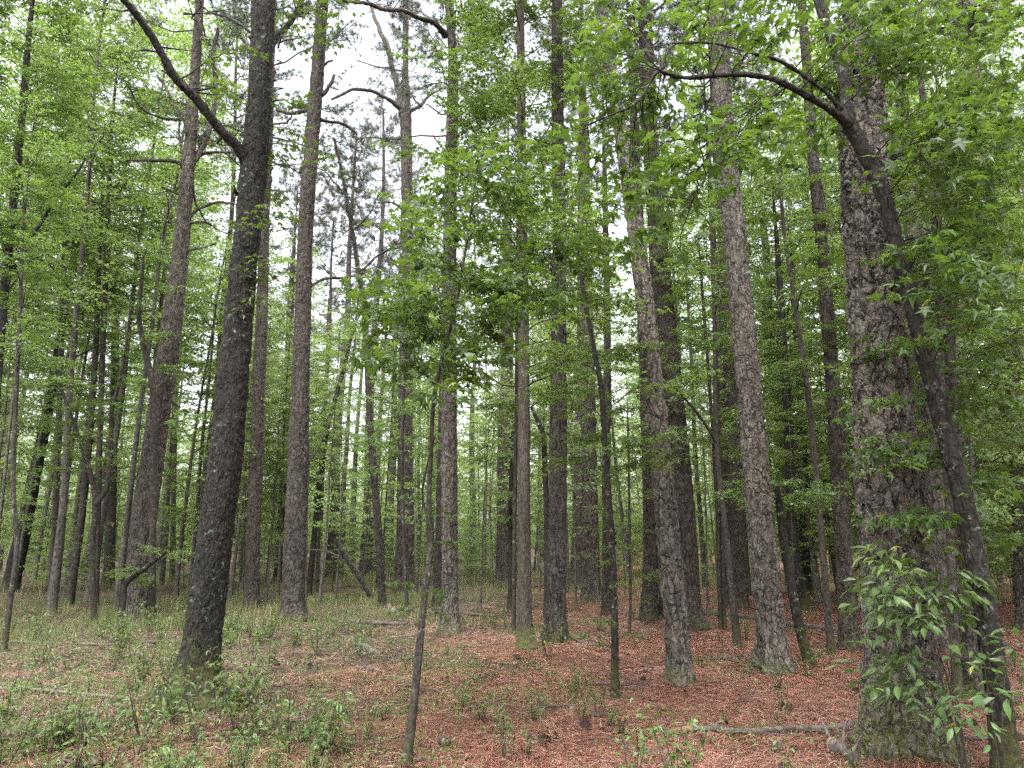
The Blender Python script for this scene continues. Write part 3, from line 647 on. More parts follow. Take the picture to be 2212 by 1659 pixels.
for (x, y) in tg:
    x += rng.uniform(-35, 35); y += rng.uniform(-35, 35)
    pr = .92
    if x < 1500: pr = .85 if y > 90 else .5
    if 1830 > x > 1560 and 330 < y: pr = .28
    if 1830 > x > 1560 and 160 > y: pr = .5
    if 1790 < x < 2000 and y > 150: pr = .06
    if y > 460: pr *= .5 if x < 1950 else .85
    if rng.random() > pr: continue
    Yt = base[1]+rng.uniform(-1.3, 2.0)
    if 1800 < x < 1960: Yt = base[1]-rng.uniform(.2, 1.0)
    LB = [(1425, 145), (1500, 155), (1560, 158), (1640, 165), (1700, 185), (1760, 215), (1810, 250), (1480, 92), (1570, 95), (1630, 118), (1690, 140), (1740, 170), (1785, 200), (1270, 268), (1330, 245), (1380, 210), (1768, 0), (1795, 80), (1826, 180), (1840, 262), (1870, 340), (1905, 410), (1930, 500), (1960, 620), (1985, 720)]
    if min(math.hypot(x-q_[0], y-q_[1]) for q_ in LB) < 75:
        if rng.random() < .45: continue
        Yt = base[1]+rng.uniform(.4, 1.2)
    p = at(x, y, Yt)[0]-base; q = near_anchor(p)
    q = shorten(WA, p, q, 1.5)
    leafy_branch(rng, q, p, .006, WA, LA, .118, 6, .36, sag=.04, start=.3, fill=.95)
for (x, y) in [(1880, 1000), (1930, 1015), (1985, 1000), (2040, 985), (1900, 770), (1960, 745), (1990, 800), (1880, 1130), (1915, 560), (2060, 640), (2110, 700), (2150, 780), (2180, 600), (2090, 860), (2140, 930), (2190, 860), (2100, 1040), (2170, 1060), (1960, 1120), (2030, 1130), (2200, 1180), (1840, 980), (1850, 900)]:
    for dY in (0, .35):
        p = at(x+rng.uniform(-25, 25), y+rng.uniform(-20, 20), base[1]+rng.uniform(-.3, .9))[0]-base; q = shorten(WA, p, near_anchor(p), 1.0)
        leafy_branch(rng, q, p, .004, WA, LA, .09, 6, .28, sag=.04, start=.3, fill=1.1)
leaves_on(root, base, LA, WA, 'star', M['leaf_near'], 2, roll=.6, pj=.45)

# foreground crooked sapling
root, base, Q, LP = tree('sapling_tree', 'slender leaning sapling rising from the bottom edge left of centre',
     [(878, 1652, 20), (893, 1530, 18), (906, 1400, 16), (917, 1290, 14), (930, 1180, 13), (927, 1080, 11), (931, 980, 10), (938, 860, 9), (958, 760, 9), (982, 670, 8), (1002, 560, 6), (1018, 450, 5), (1027, 380, 4)], 'smooth', H=None, flare=.15, seed=33,
     limbs=[([(936, 1150, 7), (915, 1060, 5), (940, 950, 4)], .1), ([(935, 830, 6), (900, 770, 4), (850, 700, 3), (800, 660, 2)], .3), ([(990, 650, 5), (1060, 645, 4), (1130, 650, 3), (1200, 600, 2)], .2)])
rng = np.random.default_rng(43); WA, LA = Acc(), Leaves()
allp = np.vstack([l[:, :3] for l in LP]+[Q[Q[:, 2] > 1.2][:, :3]])
spots = [(790, 640), (840, 600), (880, 650), (830, 690), (930, 620), (900, 700), (980, 590), (1060, 600), (1100, 650), (1150, 620), (1080, 700), (1160, 690), (1220, 660), (950, 480), (900, 540), (1060, 500), (1120, 450), (1180, 520), (960, 400), (1080, 400), (1140, 560), (1240, 480), (870, 470), (1010, 730), (1100, 760), (950, 810), (1000, 850), (860, 760), (1060, 330), (1150, 340), (1230, 380), (1270, 540)]
for (x, y) in spots:
    for rep in range(2):
        p = at(x+rng.uniform(-35, 35), y+rng.uniform(-25, 25), base[1]+rng.uniform(-1.2, 1.2))[0]-base
        q = near_anchor(p)
        q = shorten(WA, p, q, 1.5)
        leafy_branch(rng, q, p, .005, WA, LA, .108, 7, .40, sag=.03, start=.3, fill=1.2)
for (x, y) in [(905, 1130), (880, 1075), (965, 1110), (920, 1180), (975, 1175), (945, 1290), (860, 1260), (900, 1040), (960, 1340), (870, 1330)]:
    p = at(x, y, base[1]+rng.uniform(-.3, .3))[0]-base; leafy_branch(rng, near_anchor(p), p, .003, WA, LA, .06, 4, .16, start=.4)
leaves_on(root, base, LA, WA, 'star', M['leaf_near'], 3, roll=.55, pj=.4)

def slim(name, label, pts, mat, Y=None, H=None, seed=0, limbs=(), leaf=.08, n=30, z0=2.5, L=1.4, shape='mid', lm='leaf', flare=.12, tw=10, tl=.5, low=0):
    root, base, Q, LP = tree(name, label, pts, mat, Y=Y, H=H, seed=seed, limbs=limbs, flare=flare, flare_h=.2)
    rng = np.random.default_rng(500+seed); WA, LA = Acc(), Leaves(); top = Q[-1][2]
    for i in range(n):
        z = z0+(top-z0)*(i+rng.random())/n; p = Q[int(np.argmin(abs(Q[:, 2]-z)))][:3]; az = i*2.4+rng.normal(0, .5); l = L*rng.uniform(.5, 1.2)*(1-.45*(z-z0)/(top-z0+.1))
        leafy_branch(rng, p, p+[math.cos(az)*l, math.sin(az)*l, l*rng.uniform(.0, .5)], .005+.005*l, WA, LA, leaf, tw+2, tl*1.15, start=.25, fill=1.6)
    for i in range(low):
        z = rng.uniform(.3, z0); p = Q[int(np.argmin(abs(Q[:, 2]-z)))][:3]; az = rng.uniform(0, 6.28)
        leafy_branch(rng, p, p+[math.cos(az)*.35, math.sin(az)*.35, .1], .004, WA, LA, leaf*.8, 4, .2, start=.3)
    leaves_on(root, base, LA, WA, shape, M[lm], 600+seed)
    return root
slim('hardwood_tree', 'brown furrowed slim tree with grass round its foot, left of the straight dark centre pine',
     [(1137, 1402, 36), (1133, 1300, 31), (1132, 1100, 28), (1132, 900, 26), (1130, 650, 23), (1128, 400, 20), (1126, 200, 18), (1124, 20, 16)], 'grey', H=15, seed=34, leaf=.085, n=44, z0=3.6, L=2.5, shape='star', lm='leaf', flare=.3, tw=13, tl=.6)
slim('sapling_tree', 'thin pole spotted with pale lichen right of the centre, close in front',
     [(1328, 1512, 18), (1328, 1400, 16), (1326, 1250, 13), (1320, 1130, 12), (1308, 1000, 13), (1300, 850, 12), (1283, 750, 10), (1262, 640, 9), (1250, 560, 7), (1240, 480, 5)], 'lichen', seed=35, leaf=.075, n=18, z0=2.2, L=1.1, shape='star', lm='leaf', low=10)
slim('sapling_tree', 'dark smooth curved sapling with one long branch, in front of the tall clean pine',
     [(1594, 1398, 17), (1582, 1290, 15), (1568, 1150, 13), (1553, 1020, 12), (1546, 900, 11), (1545, 750, 9), (1540, 600, 8)], 'smooth', H=8, seed=36, limbs=[([(1547, 955, 7), (1510, 900, 6), (1470, 850, 5), (1420, 780, 3)], -.8)], leaf=.08, n=20, z0=3, L=1.2, shape='mid')
slim('sapling_tree', 'mossy ivy grown sapling leaning against the tall clean pine from the right',
     [(1747, 1432, 22), (1728, 1360, 20), (1712, 1280, 19), (1698, 1200, 18), (1688, 1130, 16), (1680, 1050, 13)], 'lichen', seed=37, leaf=.07, n=8, z0=2.0, L=.9, shape='mid', low=12)
slim('sapling_tree', 'thin grey pole left of the slim dark pine, with wide leafy top',
     [(1796, 1415, 16), (1786, 1300, 14), (1774, 1150, 13), (1762, 1000, 12), (1738, 800, 11), (1712, 620, 10), (1694, 500, 8), (1686, 400, 7)], 'grey', H=9, seed=38, leaf=.085, n=26, z0=2.8, L=1.6, shape='star', lm='leaf')
slim('sapling_tree', 'upright dark sapling right of the very thick pine carrying star leaves up high',
     [(2075, 1560, 22), (2060, 1350, 18), (2050, 1100, 16), (2038, 900, 14), (2028, 650, 13), (2024, 400, 13), (2022, 250, 11), (2012, 190, 6)], 'smooth', Y=8.3, seed=39, leaf=.09, n=26, z0=2.6, L=1.3, shape='star', lm='leaf_near', limbs=[([(2022, 248, 5), (1990, 243, 5), (1930, 255, 3)], -.2)])
slim('sapling_tree', 'forked grey young tree with knotted bend at the right, behind the lichen spotted one',
     [(2120, 1450, 26), (2090, 1200, 22), (2065, 1000, 19), (2055, 800, 17), (2056, 600, 16), (2052, 500, 16), (2040, 430, 11), (2036, 330, 10)], 'lichen', Y=10.5, H=10, seed=40, leaf=.085, n=34, z0=3.0, L=1.9, shape='star', lm='leaf', limbs=[([(2054, 505, 7), (2075, 490, 6), (2120, 480, 4)], .4)])
slim('hardwood_tree', 'dark crooked trunk with a sharp bend between the brown furrowed tree and the centre pine',
     [(1182, 1335, 16), (1182, 1200, 14), (1180, 1080, 13), (1176, 980, 12), (1174, 940, 12), (1160, 905, 9), (1148, 880, 7)], 'smooth', seed=41, leaf=.08, n=14, z0=3.6, L=1.5)
slim('hardwood_tree', 'leaning grey trunk at the far left rising to the right from the grassy patch',
     [(22, 1275, 34), (45, 1170, 31), (68, 1060, 27), (95, 930, 22), (118, 800, 18), (140, 680, 14), (165, 520, 11)], 'lichen', H=11, seed=42, leaf=.085, n=44, z0=6.0, L=1.8, flare=.3)
slim('sapling_tree', 'slender wavy stem nearest the left edge of the view',
     [(8, 1405, 13), (22, 1300, 11), (36, 1180, 10), (28, 1050, 10), (34, 880, 9), (42, 700, 8), (48, 520, 7)], 'smooth', H=9, seed=43, leaf=.075, n=26, z0=4.0, L=1.1)
slim('sapling_tree', 'straight thin dark stem at the left with foliage from head height',
     [(150, 1312, 17), (162, 1220, 16), (176, 1120, 15), (190, 980, 14), (200, 860, 13), (208, 720, 11), (214, 560, 9), (222, 400, 7)], 'smooth', H=12, seed=44, leaf=.08, n=34, z0=3.2, L=1.3)
slim('sapling_tree', 'thin stem forking wide into a Y at the left, in front of the leaning stem',
     [(204, 1348, 13), (200, 1260, 12), (200, 1170, 12), (206, 1090, 13), (195, 1020, 10), (165, 930, 8), (140, 860, 6), (118, 800, 4)], 'smooth', seed=45, leaf=.075, n=16, z0=3.0, L=1.2, limbs=[([(206, 1090, 11), (232, 1050, 10), (238, 980, 9), (245, 880, 8), (268, 770, 6), (282, 640, 4)], .3)], low=6)
slim('hardwood_tree', 'rough broken trunk with shredded bark between the thin left stems and the leaning pink pine',
     [(182, 1245, 24), (206, 1150, 22), (228, 1040, 20), (245, 930, 20), (254, 850, 20), (258, 780, 14)], 'grey', H=11, seed=46, leaf=.085, n=24, z0=4.5, L=1.3)
slim('hardwood_tree', 'upright grey trunk just left of the leaning pink pine, deep in leaves',
     [(236, 1232, 22), (240, 1100, 20), (246, 900, 17), (250, 700, 15), (262, 500, 12)], 'grey', Y=29, H=16, seed=47, leaf=.10, n=44, z0=4, L=2.2)
slim('hardwood_tree', 'tall leafy tree filling the top left corner with pale forked upper stem',
     [(-30, 1300, 22), (-12, 900, 19), (8, 650, 17), (28, 450, 16), (48, 250, 14), (62, 80, 11)], 'lichen', Y=13, H=15, seed=48, leaf=.085, n=80, z0=6.3, L=1.7, tw=13, tl=.6, limbs=[([(2, 640, 12), (60, 520, 9), (130, 420, 7), (190, 340, 4)], .5)])
slim('sapling_tree', 'burnt looking crooked stem beside the leaning pink pine',
     [(268, 1290, 11), (272, 1260, 12), (310, 1230, 10), (360, 1190, 8)], 'smooth', Y=15.5, seed=49, leaf=.07, n=5, z0=.8, L=.6)
slim('sapling_tree', 'black twisting upper stem in front of the leaning pink pine',
     [(330, 1150, 14), (332, 950, 14), (330, 840, 13), (310, 740, 12), (300, 680, 10), (306, 600, 8)], 'smooth', Y=16, H=9, seed=50, leaf=.08, n=12, z0=4.0, L=.9)
slim('hardwood_tree', 'leafy dark tree behind the clearing with left leaning fork, between stub pine and slender pine',
     [(676, 1190, 13), (690, 1050, 12), (702, 950, 11), (722, 870, 10), (742, 800, 8), (765, 700, 6)], 'smooth', Y=24, H=9, seed=51, leaf=.10, n=34, z0=3.2, L=2.0)
slim('sapling_tree', 'thin stem beside the forking sky pine, leafy from the middle upward',
     [(878, 1290, 8), (872, 1150, 7), (868, 1000, 7), (872, 850, 6), (880, 700, 5)], 'smooth', Y=17.5, H=9, seed=52, leaf=.085, n=30, z0=3.0, L=1.4)
slim('sapling_tree', 'short thin dark stem with small tufted leaves left of the brown furrowed tree',
     [(1102, 1320, 13), (1104, 1200, 11), (1102, 1100, 10), (1108, 950, 8)], 'smooth', H=6.5, seed=53, leaf=.08, n=22, z0=2.0, L=1.6, low=6)
slim('sapling_tree', 'pair member of thin upright stems right of the dark twin pine, left one',
     [(1556, 1360, 8), (1552, 1200, 8), (1544, 1000, 8), (1530, 800, 7), (1515, 600, 6)], 'smooth', H=9, seed=54, leaf=.085, n=26, z0=3.0, L=1.4)
slim('sapling_tree', 'pair member of thin upright stems right of the dark twin pine, right one',
     [(1564, 1358, 11), (1560, 1200, 10), (1556, 1000, 9), (1548, 800, 8), (1540, 600, 7)], 'smooth', H=10, seed=55, leaf=.085, n=26, z0=3.4, L=1.6)
slim('hardwood_tree', 'mossy curving trunk behind the ivy grown leaning sapling, foot on the far grass',
     [(1738, 1300, 26), (1722, 1240, 24), (1712, 1150, 22), (1706, 1000, 20), (1700, 880, 18), (1690, 700, 15)], 'lichen', Y=19, H=15, seed=56, leaf=.1, n=60, z0=4.0, L=2.6, flare=.35)
slim('hardwood_tree', 'dark hollow looking trunk further back between the ivy sapling and the thin grey pole',
     [(1742, 1285, 22), (1738, 1150, 21), (1735, 1000, 20), (1728, 850, 15), (1715, 650, 12)], 'oak', Y=24, H=15, seed=57, leaf=.1, n=50, z0=4.5, L=2.6)
slim('sapling_tree', 'knee thin stem with scattered leaves standing before the stout far pair of pines',
     [(1360, 1370, 7), (1362, 1280, 6), (1360, 1150, 6), (1358, 1000, 5)], 'smooth', H=5.5, seed=58, leaf=.07, n=16, z0=.8, L=.7, low=8)
slim('hardwood_tree', 'leafy tree in the upper centre whose dark foliage covers the pines behind',
     [(1110, 1330, 9), (1112, 1100, 9), (1116, 800, 8), (1120, 300, 6)], 'smooth', Y=13.5, H=13.5, seed=59, leaf=.10, n=60, z0=4.3, L=3.1, tw=12, tl=.6, shape='star')

slim('hardwood_tree', 'tall straight leafy tree high above the far left stems, its crown against the sky',
     [(112, 1262, 14), (124, 1000, 12), (134, 700, 11), (146, 400, 10), (160, 150, 9)], 'grey', Y=23, H=20, seed=60, leaf=.11, n=100, z0=8.5, L=3.0, tw=12, tl=.7, shape='mid')
slim('hardwood_tree', 'tall leafy tree far behind the leaning pinkish pine and the mossy oak fork',
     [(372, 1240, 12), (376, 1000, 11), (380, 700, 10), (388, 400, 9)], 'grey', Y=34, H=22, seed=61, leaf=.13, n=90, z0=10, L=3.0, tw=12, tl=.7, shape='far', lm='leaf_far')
slim('hardwood_tree', 'tall leafy tree behind the far left stems, left of the leaning pinkish pine',
     [(206, 1290, 14), (214, 1000, 12), (224, 700, 11), (240, 300, 9)], 'grey', Y=20, H=18.5, seed=62, leaf=.10, n=90, z0=8.5, L=2.6, tw=12, tl=.65, shape='mid')
# ------------------------------------------------------------------ background trees: one of each kind, then copies
def bg_hardwood(seed, h, z0, L, n, leaf, lean, shape='far', r=.075, tw=10, fill=1.0):
    rng = np.random.default_rng(seed); root = empty('broadleaf_tree', (0, 0, 0)); W = Acc(); LA = Leaves(); T = Acc()
    P = [[0, 0, -.3, r*1.25]]; x = np.zeros(2); d = rng.normal(0, lean, 2)
    for i in range(1, 8):
        d = d+rng.normal(0, .05, 2); x = x+d*h/7*.5; P.append([x[0], x[1], h*i/7, r*(1-.85*i/7)])
    Q = spline(P, .35); tube(T, Q[:, :3], Q[:, 3], 9, rough=.05)
    for i in range(n):
        u = (i+rng.random())/n; z = z0+(h-z0)*u; p = Q[int(np.argmin(abs(Q[:, 2]-z)))][:3]; az = i*2.4+rng.normal(0, .5)
        l = L*rng.uniform(.45, 1.15)*(1.05-.6*u)
        leafy_branch(rng, p, p+[math.cos(az)*l, math.sin(az)*l, l*rng.uniform(.0, .55)], .006+.005*l, W, LA, leaf, tw+2, .7, start=.2, tk=3, fill=fill)
    obj('trunk', T, M['bg_bark'], root)
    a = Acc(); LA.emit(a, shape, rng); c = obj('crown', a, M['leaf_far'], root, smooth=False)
    obj('twigs', W, M['twig'], c); return root
def bg_pine(seed, h, r, ci):
    rng = np.random.default_rng(seed); root = empty('tall_pine_tree', (0, 0, 0)); T = Acc()
    P = [[0, 0, -.3, r*1.5], [0, 0, .15, r*1.2]]; x = np.zeros(2)
    for i in range(1, 8): x = x+rng.normal(0, .12, 2); P.append([x[0], x[1], h*i/7, r*(1-.8*i/7)])
    Q = spline(P, .4); tube(T, Q[:, :3], Q[:, 3], 14, rough=.03)
    D = T
    for i in range(14):
        z = rng.uniform(.3, .75)*h; p = Q[int(np.argmin(abs(Q[:, 2]-z)))][:3]; az = rng.uniform(0, 6.28); l = rng.uniform(.4, 2.0)
        q = p+np.array([math.cos(az)*l, math.sin(az)*l, rng.uniform(-.1, .4)*l]); m = (p+q)/2+rng.normal(0, .08, 3)
        tube(D, np.vstack([p, m, q]), [.03, .02, .008], 4, cap=False)
    obj('trunk', T, M['pine_far'], root)
    add_pine_crown(root, Q, ci, rz=seed, s=1.0); return root

HW = [bg_hardwood(201, 10, 2.0, 2.3, 56, .11, .09), bg_hardwood(202, 13, 2.4, 2.8, 72, .12, .06), bg_hardwood(203, 8, 1.4, 2.0, 50, .105, .12), bg_hardwood(204, 15, 2.8, 3.0, 84, .12, .05, r=.1), bg_hardwood(205, 11, 1.6, 2.6, 64, .115, .1), bg_hardwood(206, 12, 2.6, 1.5, 60, .11, .05, r=.05)]
TL = [bg_hardwood(241, 20, 7.5, 3.2, 76, .12, .04, r=.12, fill=1.0), bg_hardwood(242, 18, 6.0, 2.8, 66, .12, .05, r=.1, fill=1.0)]
AS = [bg_hardwood(251, 7, 2.2, 1.5, 16, .10, .08, r=.03, tw=8, fill=1.1), bg_hardwood(252, 6, 1.8, 1.3, 13, .095, .1, r=.024, tw=8, fill=1.1)]
for s_ in AS: s_.name = 'slender_tree'
PL = [bg_hardwood(231, 14, 7.0, 1.3, 30, .11, .05, r=.05), bg_hardwood(232, 11, 5.0, 1.2, 26, .11, .10, r=.04), bg_hardwood(234, 17, 9.0, 1.8, 34, .11, .04, r=.075)]
for s_ in PL: s_.name = 'slender_tree'
SP = [bg_hardwood(211, 4.0, .5, 1.4, 22, .10, .12, r=.022, tw=8), bg_hardwood(212, 2.8, .3, 1.1, 18, .09, .1, r=.016, tw=7), bg_hardwood(213, 5.5, .7, 1.7, 28, .10, .1, r=.03, tw=9)]
for s_ in SP: s_.name = 'understory_tree'
PN = [bg_pine(221, 24, .26, 0), bg_pine(222, 26, .30, 1), bg_pine(223, 21, .20, 2), bg_pine(224, 23, .15, 0)]
HT = {id(p_): h_ for p_, h_ in zip(HW+PL+TL+AS, [10, 13, 8, 15, 11, 12, 14, 11, 17, 20, 18, 7, 6])}
rng = np.random.default_rng(77)
used = set(); placed = []; BG = []
ANCH = [(40, 'left leaning trunk'), (320, 'pinkish pine'), (480, 'mossy oak'), (640, 'stub branched pine'), (870, 'forking pine'), (972, 'pine pair'), (1132, 'furrowed tree'), (1204, 'centre pine'), (1450, 'twin pines'), (1640, 'mound pine'), (1915, 'thickest pine'), (2120, 'lichen tree')]
def place(proto, x, y, rz, s, kind):
    o = proto if id(proto) not in used else copy_tree(proto)
    used.add(id(proto)); o.location = (x, y, float(gz(x, y))-.03); o.rotation_euler.z = rz; o.scale = (s, s, s*rng.uniform(.9, 1.1))
    BG.append((o, kind)); placed.append((x, y)); return o
def free(x, y, d): return all((x-a)**2+(y-b)**2 > d*d for a, b in placed)
hero_xy = [(o.location.x, o.location.y) for o in THINGS.values()]
HID = []
for q_ in (13, 12, 11, 10, 8, 7, 18, 20, 2, 3, 4, 14):
    for z_ in ((3, 7, 11) if q_ == 13 else (3,)):
        pp_ = PATHS[q_][int(np.argmin(abs(PATHS[q_][:, 2]-z_)))]; HID.append((project(pp_)[0], pp_[1]))
def scatter(protos, n, y0, y1, mind, kind, srange=(.8, 1.2), xr=None, gap=True):
    c = 0; tries = 0
    while c < n and tries < 20000:
        tries += 1
        y = math.sqrt(rng.uniform(y0*y0, y1*y1)); x = rng.uniform(-1, 1)*(y*.80+1) if xr is None else rng.uniform(*xr)*y
        if not free(x, y, mind) or any((x-a)**2+(y-b)**2 < .8 for a, b in hero_xy): continue
        pr = protos[rng.integers(len(protos))]; s = rng.uniform(*srange)
        px, pyb, _ = project((x, y, 0))
        if gap and kind != 'pine':
            h = HT.get(id(pr), 5)*s
            pxt, pyt, _ = project((x, y, h))
            mg = 2.0*F/y
            if 640-mg < px < 1000+mg and pyt < 560 and y < 60:
                s *= .5
                pxt, pyt, _ = project((x, y, h*.5))
                if pyt < 600: continue
            # keep the red clearing open
        if y < 21 and kind != 'pine' and 700 < px < 1850 : continue
        if kind in ('leafy', 'pole') and y < 21 and 130 < px < 2040 and kind == 'leafy': continue
        if kind == 'pole' and y < 18.5 and px < 700: continue
        if kind == 'leafy' and y < 30 and 250 < px < 470 and rng.random() < .6: continue
        if kind == 'low' and y < 24 and 170 < px < 2060: continue
        if kind == 'low' and y < 29 and 880 < px < 1700: continue
        if kind != 'pine' and any(abs(px-hp) < (2.7 if kind == 'leafy' else .9)*F/y+8 and y < hy for hp, hy in HID) and rng.random() < .97: continue
        if kind == 'pine' and 640 < px < 1010 and rng.random() < .4: continue
        place(pr, x, y, rng.uniform(0, 6.28), s, kind); c += 1
scatter(PN, 46, 24, 75, 2.2, 'pine', (.85, 1.15))
for px_, Y_, k_, s_ in [(722, 33, 0, .98), (795, 39, 1, 1.0), (690, 42, 2, 1.15), (845, 46, 0, 1.1), (930, 52, 1, 1.05), (742, 36, 2, .80), (815, 43, 0, .82), (690, 47, 1, .78), (880, 50, 2, .9), (765, 55, 0, .95)]:
    place(PN[k_], at(px_, 1100, Y_)[0][0], Y_, px_, s_, 'pine')
scatter(TL, 16, 15, 34, 2.4, 'leafy', (.9, 1.1), xr=(-.85, -.24))
scatter(TL, 12, 15, 34, 2.4, 'leafy', (.9, 1.1), xr=(.12, .85))
scatter(TL, 14, 34, 60, 2.4, 'leafy', (.9, 1.2))
scatter(HW, 13, 18, 34, 2.2, 'leafy', (.8, 1.1), xr=(-.80, -.26))
scatter(HW, 20, 12, 28, 2.0, 'leafy', (.8, 1.1), xr=(.36, .8))
scatter(HW, 88, 27, 75, 2.0, 'leafy', (.8, 1.25))
scatter(PL, 14, 14, 28, 1.1, 'pole', (.8, 1.2), xr=(-.78, -.2))
scatter(PL, 16, 12, 26, 1.1, 'pole', (.8, 1.2), xr=(.36, .8))
scatter(PL, 80, 24, 60, 1.2, 'pole', (.8, 1.3))
for px_, Y_, k_, s_ in [(735, 20, 0, .9), (1040, 19, 1, 1.0), (905, 23, 0, 1.0), (1240, 21, 0, 1.1), (1345, 24, 1, 1.2), (1515, 19, 0, .9), (1640, 24, 0, 1.2), (1700, 15.5, 1, .9), (1775, 19, 0, 1.0), (1540, 27, 1, 1.3), (1165, 26, 0, 1.2), (1065, 29, 0, 1.3), (820, 28, 1, 1.2), (1440, 30, 0, 1.3), (590, 22, 1, 1.0), (480, 19, 0, .8), (1860, 17, 1, 1.1), (1300, 33, 0, 1.5), (960, 33, 0, 1.4)]:
    place(AS[k_], at(px_, 1100, Y_)[0][0], Y_, px_, s_, 'pole')
scatter(SP, 12, 22, 34, 1.2, 'low', (.4, .8), xr=(-.78, -.2))
scatter(SP, 22, 13, 28, 1.2, 'low', (.8, 1.3), xr=(.3, .8))
scatter(SP, 40, 26, 36, 1.5, 'low', (.4, .8))
scatter(SP, 45, 29, 46, 1.4, 'low', (.6, 1.1), xr=(-.12, .6))
scatter(SP, 130, 36, 74, 1.5, 'low', (.6, 1.3))
# words for each: which gap between near trunks it shows in, and its order there
KW = {'pole': ('slender thin stemmed tree', 'young tree', 'slender thin stemmed trees'), 'pine': ('tall background pine', 'pine tree', 'distant pines'), 'leafy': ('slim broadleaf tree', 'tree', 'distant broadleaf trees'), 'low': ('low leafy understory tree', 'young tree', 'understory trees')}
ORD = ['leftmost', 'second from left', 'third from left', 'fourth from left', 'fifth from left', 'sixth from left', 'seventh from left', 'eighth from left', 'ninth from left', 'tenth from left', 'eleventh from left', 'twelfth from left', 'thirteenth from left', 'fourteenth from left', 'fifteenth from left', 'sixteenth from left', 'seventeenth from left', 'eighteenth from left', 'nineteenth from left', 'twentieth from left']
bins = {}; DW = ['near', 'mid distance', 'far', 'farthest']
for o, kd in BG:
    px = project((o.location.x, o.location.y, .5))[0]; gi = sum(px > a_[0] for a_ in ANCH); ri = sum(o.location.y > q_ for q_ in (20, 32, 48)); bins.setdefault((kd, gi, ri), []).append((px, o))
for (kd, gi, ri), L in bins.items():
    L.sort(key=lambda t_: t_[0])
    where = f'left of the {ANCH[0][1]}' if gi == 0 else (f'right of the {ANCH[-1][1]}' if gi == len(ANCH) else f'between {ANCH[gi-1][1]} and {ANCH[gi][1]}')
    for i, (px, o) in enumerate(L): tag(o, f'{DW[ri]} {KW[kd][0]}, {ORD[min(i, 19)]} {where}', KW[kd][1], KW[kd][2])

# far woods that read as one mass
a = Acc(); LA = Leaves(); m = 150000
ang = rng.uniform(-.72, .72, m); rr = rng.uniform(76, 100, m); xx = np.tan(ang)*rr; yy = rr
zz = rng.random(m)**1.1*15
dn = vnoise(np.stack([xx*.28, yy*.1, zz*.3], -1))+.6*vnoise(np.stack([xx*.9, yy*.3, zz*.9+5], -1)); thr = -1.0+.075*zz
pxx = PW/2+F*xx/yy; kp = (dn > thr) & ~((pxx > 650) & (pxx < 1020) & (zz > 13)); xx, yy, zz = xx[kp], yy[kp], zz[kp]
LA.add(np.stack([xx, yy, zz+gz(xx, yy)], 1), rng.uniform(0, 6.28, len(xx)), .42)
LA.emit(a, 'far', rng)
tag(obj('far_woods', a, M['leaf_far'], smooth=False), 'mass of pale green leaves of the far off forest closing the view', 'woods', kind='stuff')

# ------------------------------------------------------------------ shrubs and seedlings
def lance_shrub(name, label, base_px, tips, Yb, leaf=.115, seed=0, shape='lance', mat='leaf_glossy', tw=8, tl=.26, stem=.006):
    b = np.array([0., Yb, 0.]); b[0] = at(base_px[0], base_px[1], Yb)[0][0]; b[2] = float(gz(b[0], Yb))
    root = empty(name, b); tag(root, label, 'shrub'); rng = np.random.default_rng(seed); W = Acc(); LA = Leaves()
    pts = []; nm_ = max(2, len(tips)//5)
    for i, (x, y, dY) in enumerate(tips):
        p = at(x, y, Yb+dY)[0]-b
        if i < nm_ or not pts:
            S = spline([[*(rng.normal(0, .02, 2)), -.05, stem], [*(p*[.25, .25, .45]), stem*.8], [*(p*[.6, .6, .8]), stem*.5], [*p, stem*.2]], .05)
            tube(W, S[:, :3], S[:, 3], 6, cap=False); pts = list(pts)+[q_[:3] for q_ in S[len(S)//4:]]; q = S[int(len(S)*.6)][:3]
        else: q = min(pts, key=lambda q_: np.linalg.norm((q_-p)*[1, 1, .7])+(.3 if q_[2] > p[2] else 0))
        leafy_branch(rng, q, p, stem*.35, W, LA, leaf, tw, tl, start=.25, sag=.06)
    obj('stem', W, M['twig'], root); a = Acc(); LA.emit(a, shape, rng, .4, .3); obj('foliage', a, M[mat], root, smooth=False); return root
tips = [(1905, 1170, 0), (1975, 1190, .1), (2030, 1210, 0), (1920, 1190, -.2), (1900, 1270, -.2), (1960, 1260, 0), (1880, 1300, -.1), (1950, 1320, .1), (2010, 1280, 0), (1990, 1340, -.3), (1900, 1370, 0), (2040, 1330, .1), (1930, 1420, .1), (1985, 1410, 0), (1890, 1480, 0), (1940, 1490, -.2), (2000, 1470, .1), (2060, 1420, 0), (2090, 1300, .2), (2050, 1250, .1), (1870, 1440, .1)]
lance_shrub('laurel_shrub', 'shrub with long glossy leaves in front of the very thick pine', (2085, 1640), tips, 5.2, seed=71)
lance_shrub('laurel_shrub', 'shrub with long drooping leaves in the bottom right corner beside the lichen spotted tree', (2160, 1655), [(2120, 1400, 0), (2180, 1420, .1), (2210, 1460, 0), (2080, 1480, .1), (2150, 1500, -.2), (2040, 1540, 0), (2200, 1550, 0), (2190, 1360, .3), (2100, 1560, -.1), (2210, 1390, 0)], 4.9, seed=72, leaf=.105, tw=6)
lance_shrub('sweetgum_shoot', 'spray of large star leaves above the glossy shrub on the very thick pine', (2100, 1640), [(1900, 1165, -.3), (1935, 1150, 0), (1990, 1120, .1), (2060, 1110, .2), (2100, 1160, .2), (2140, 1200, .1)], 5.4, seed=73, leaf=.11, shape='star', mat='leaf_seed', tw=4, tl=.25)

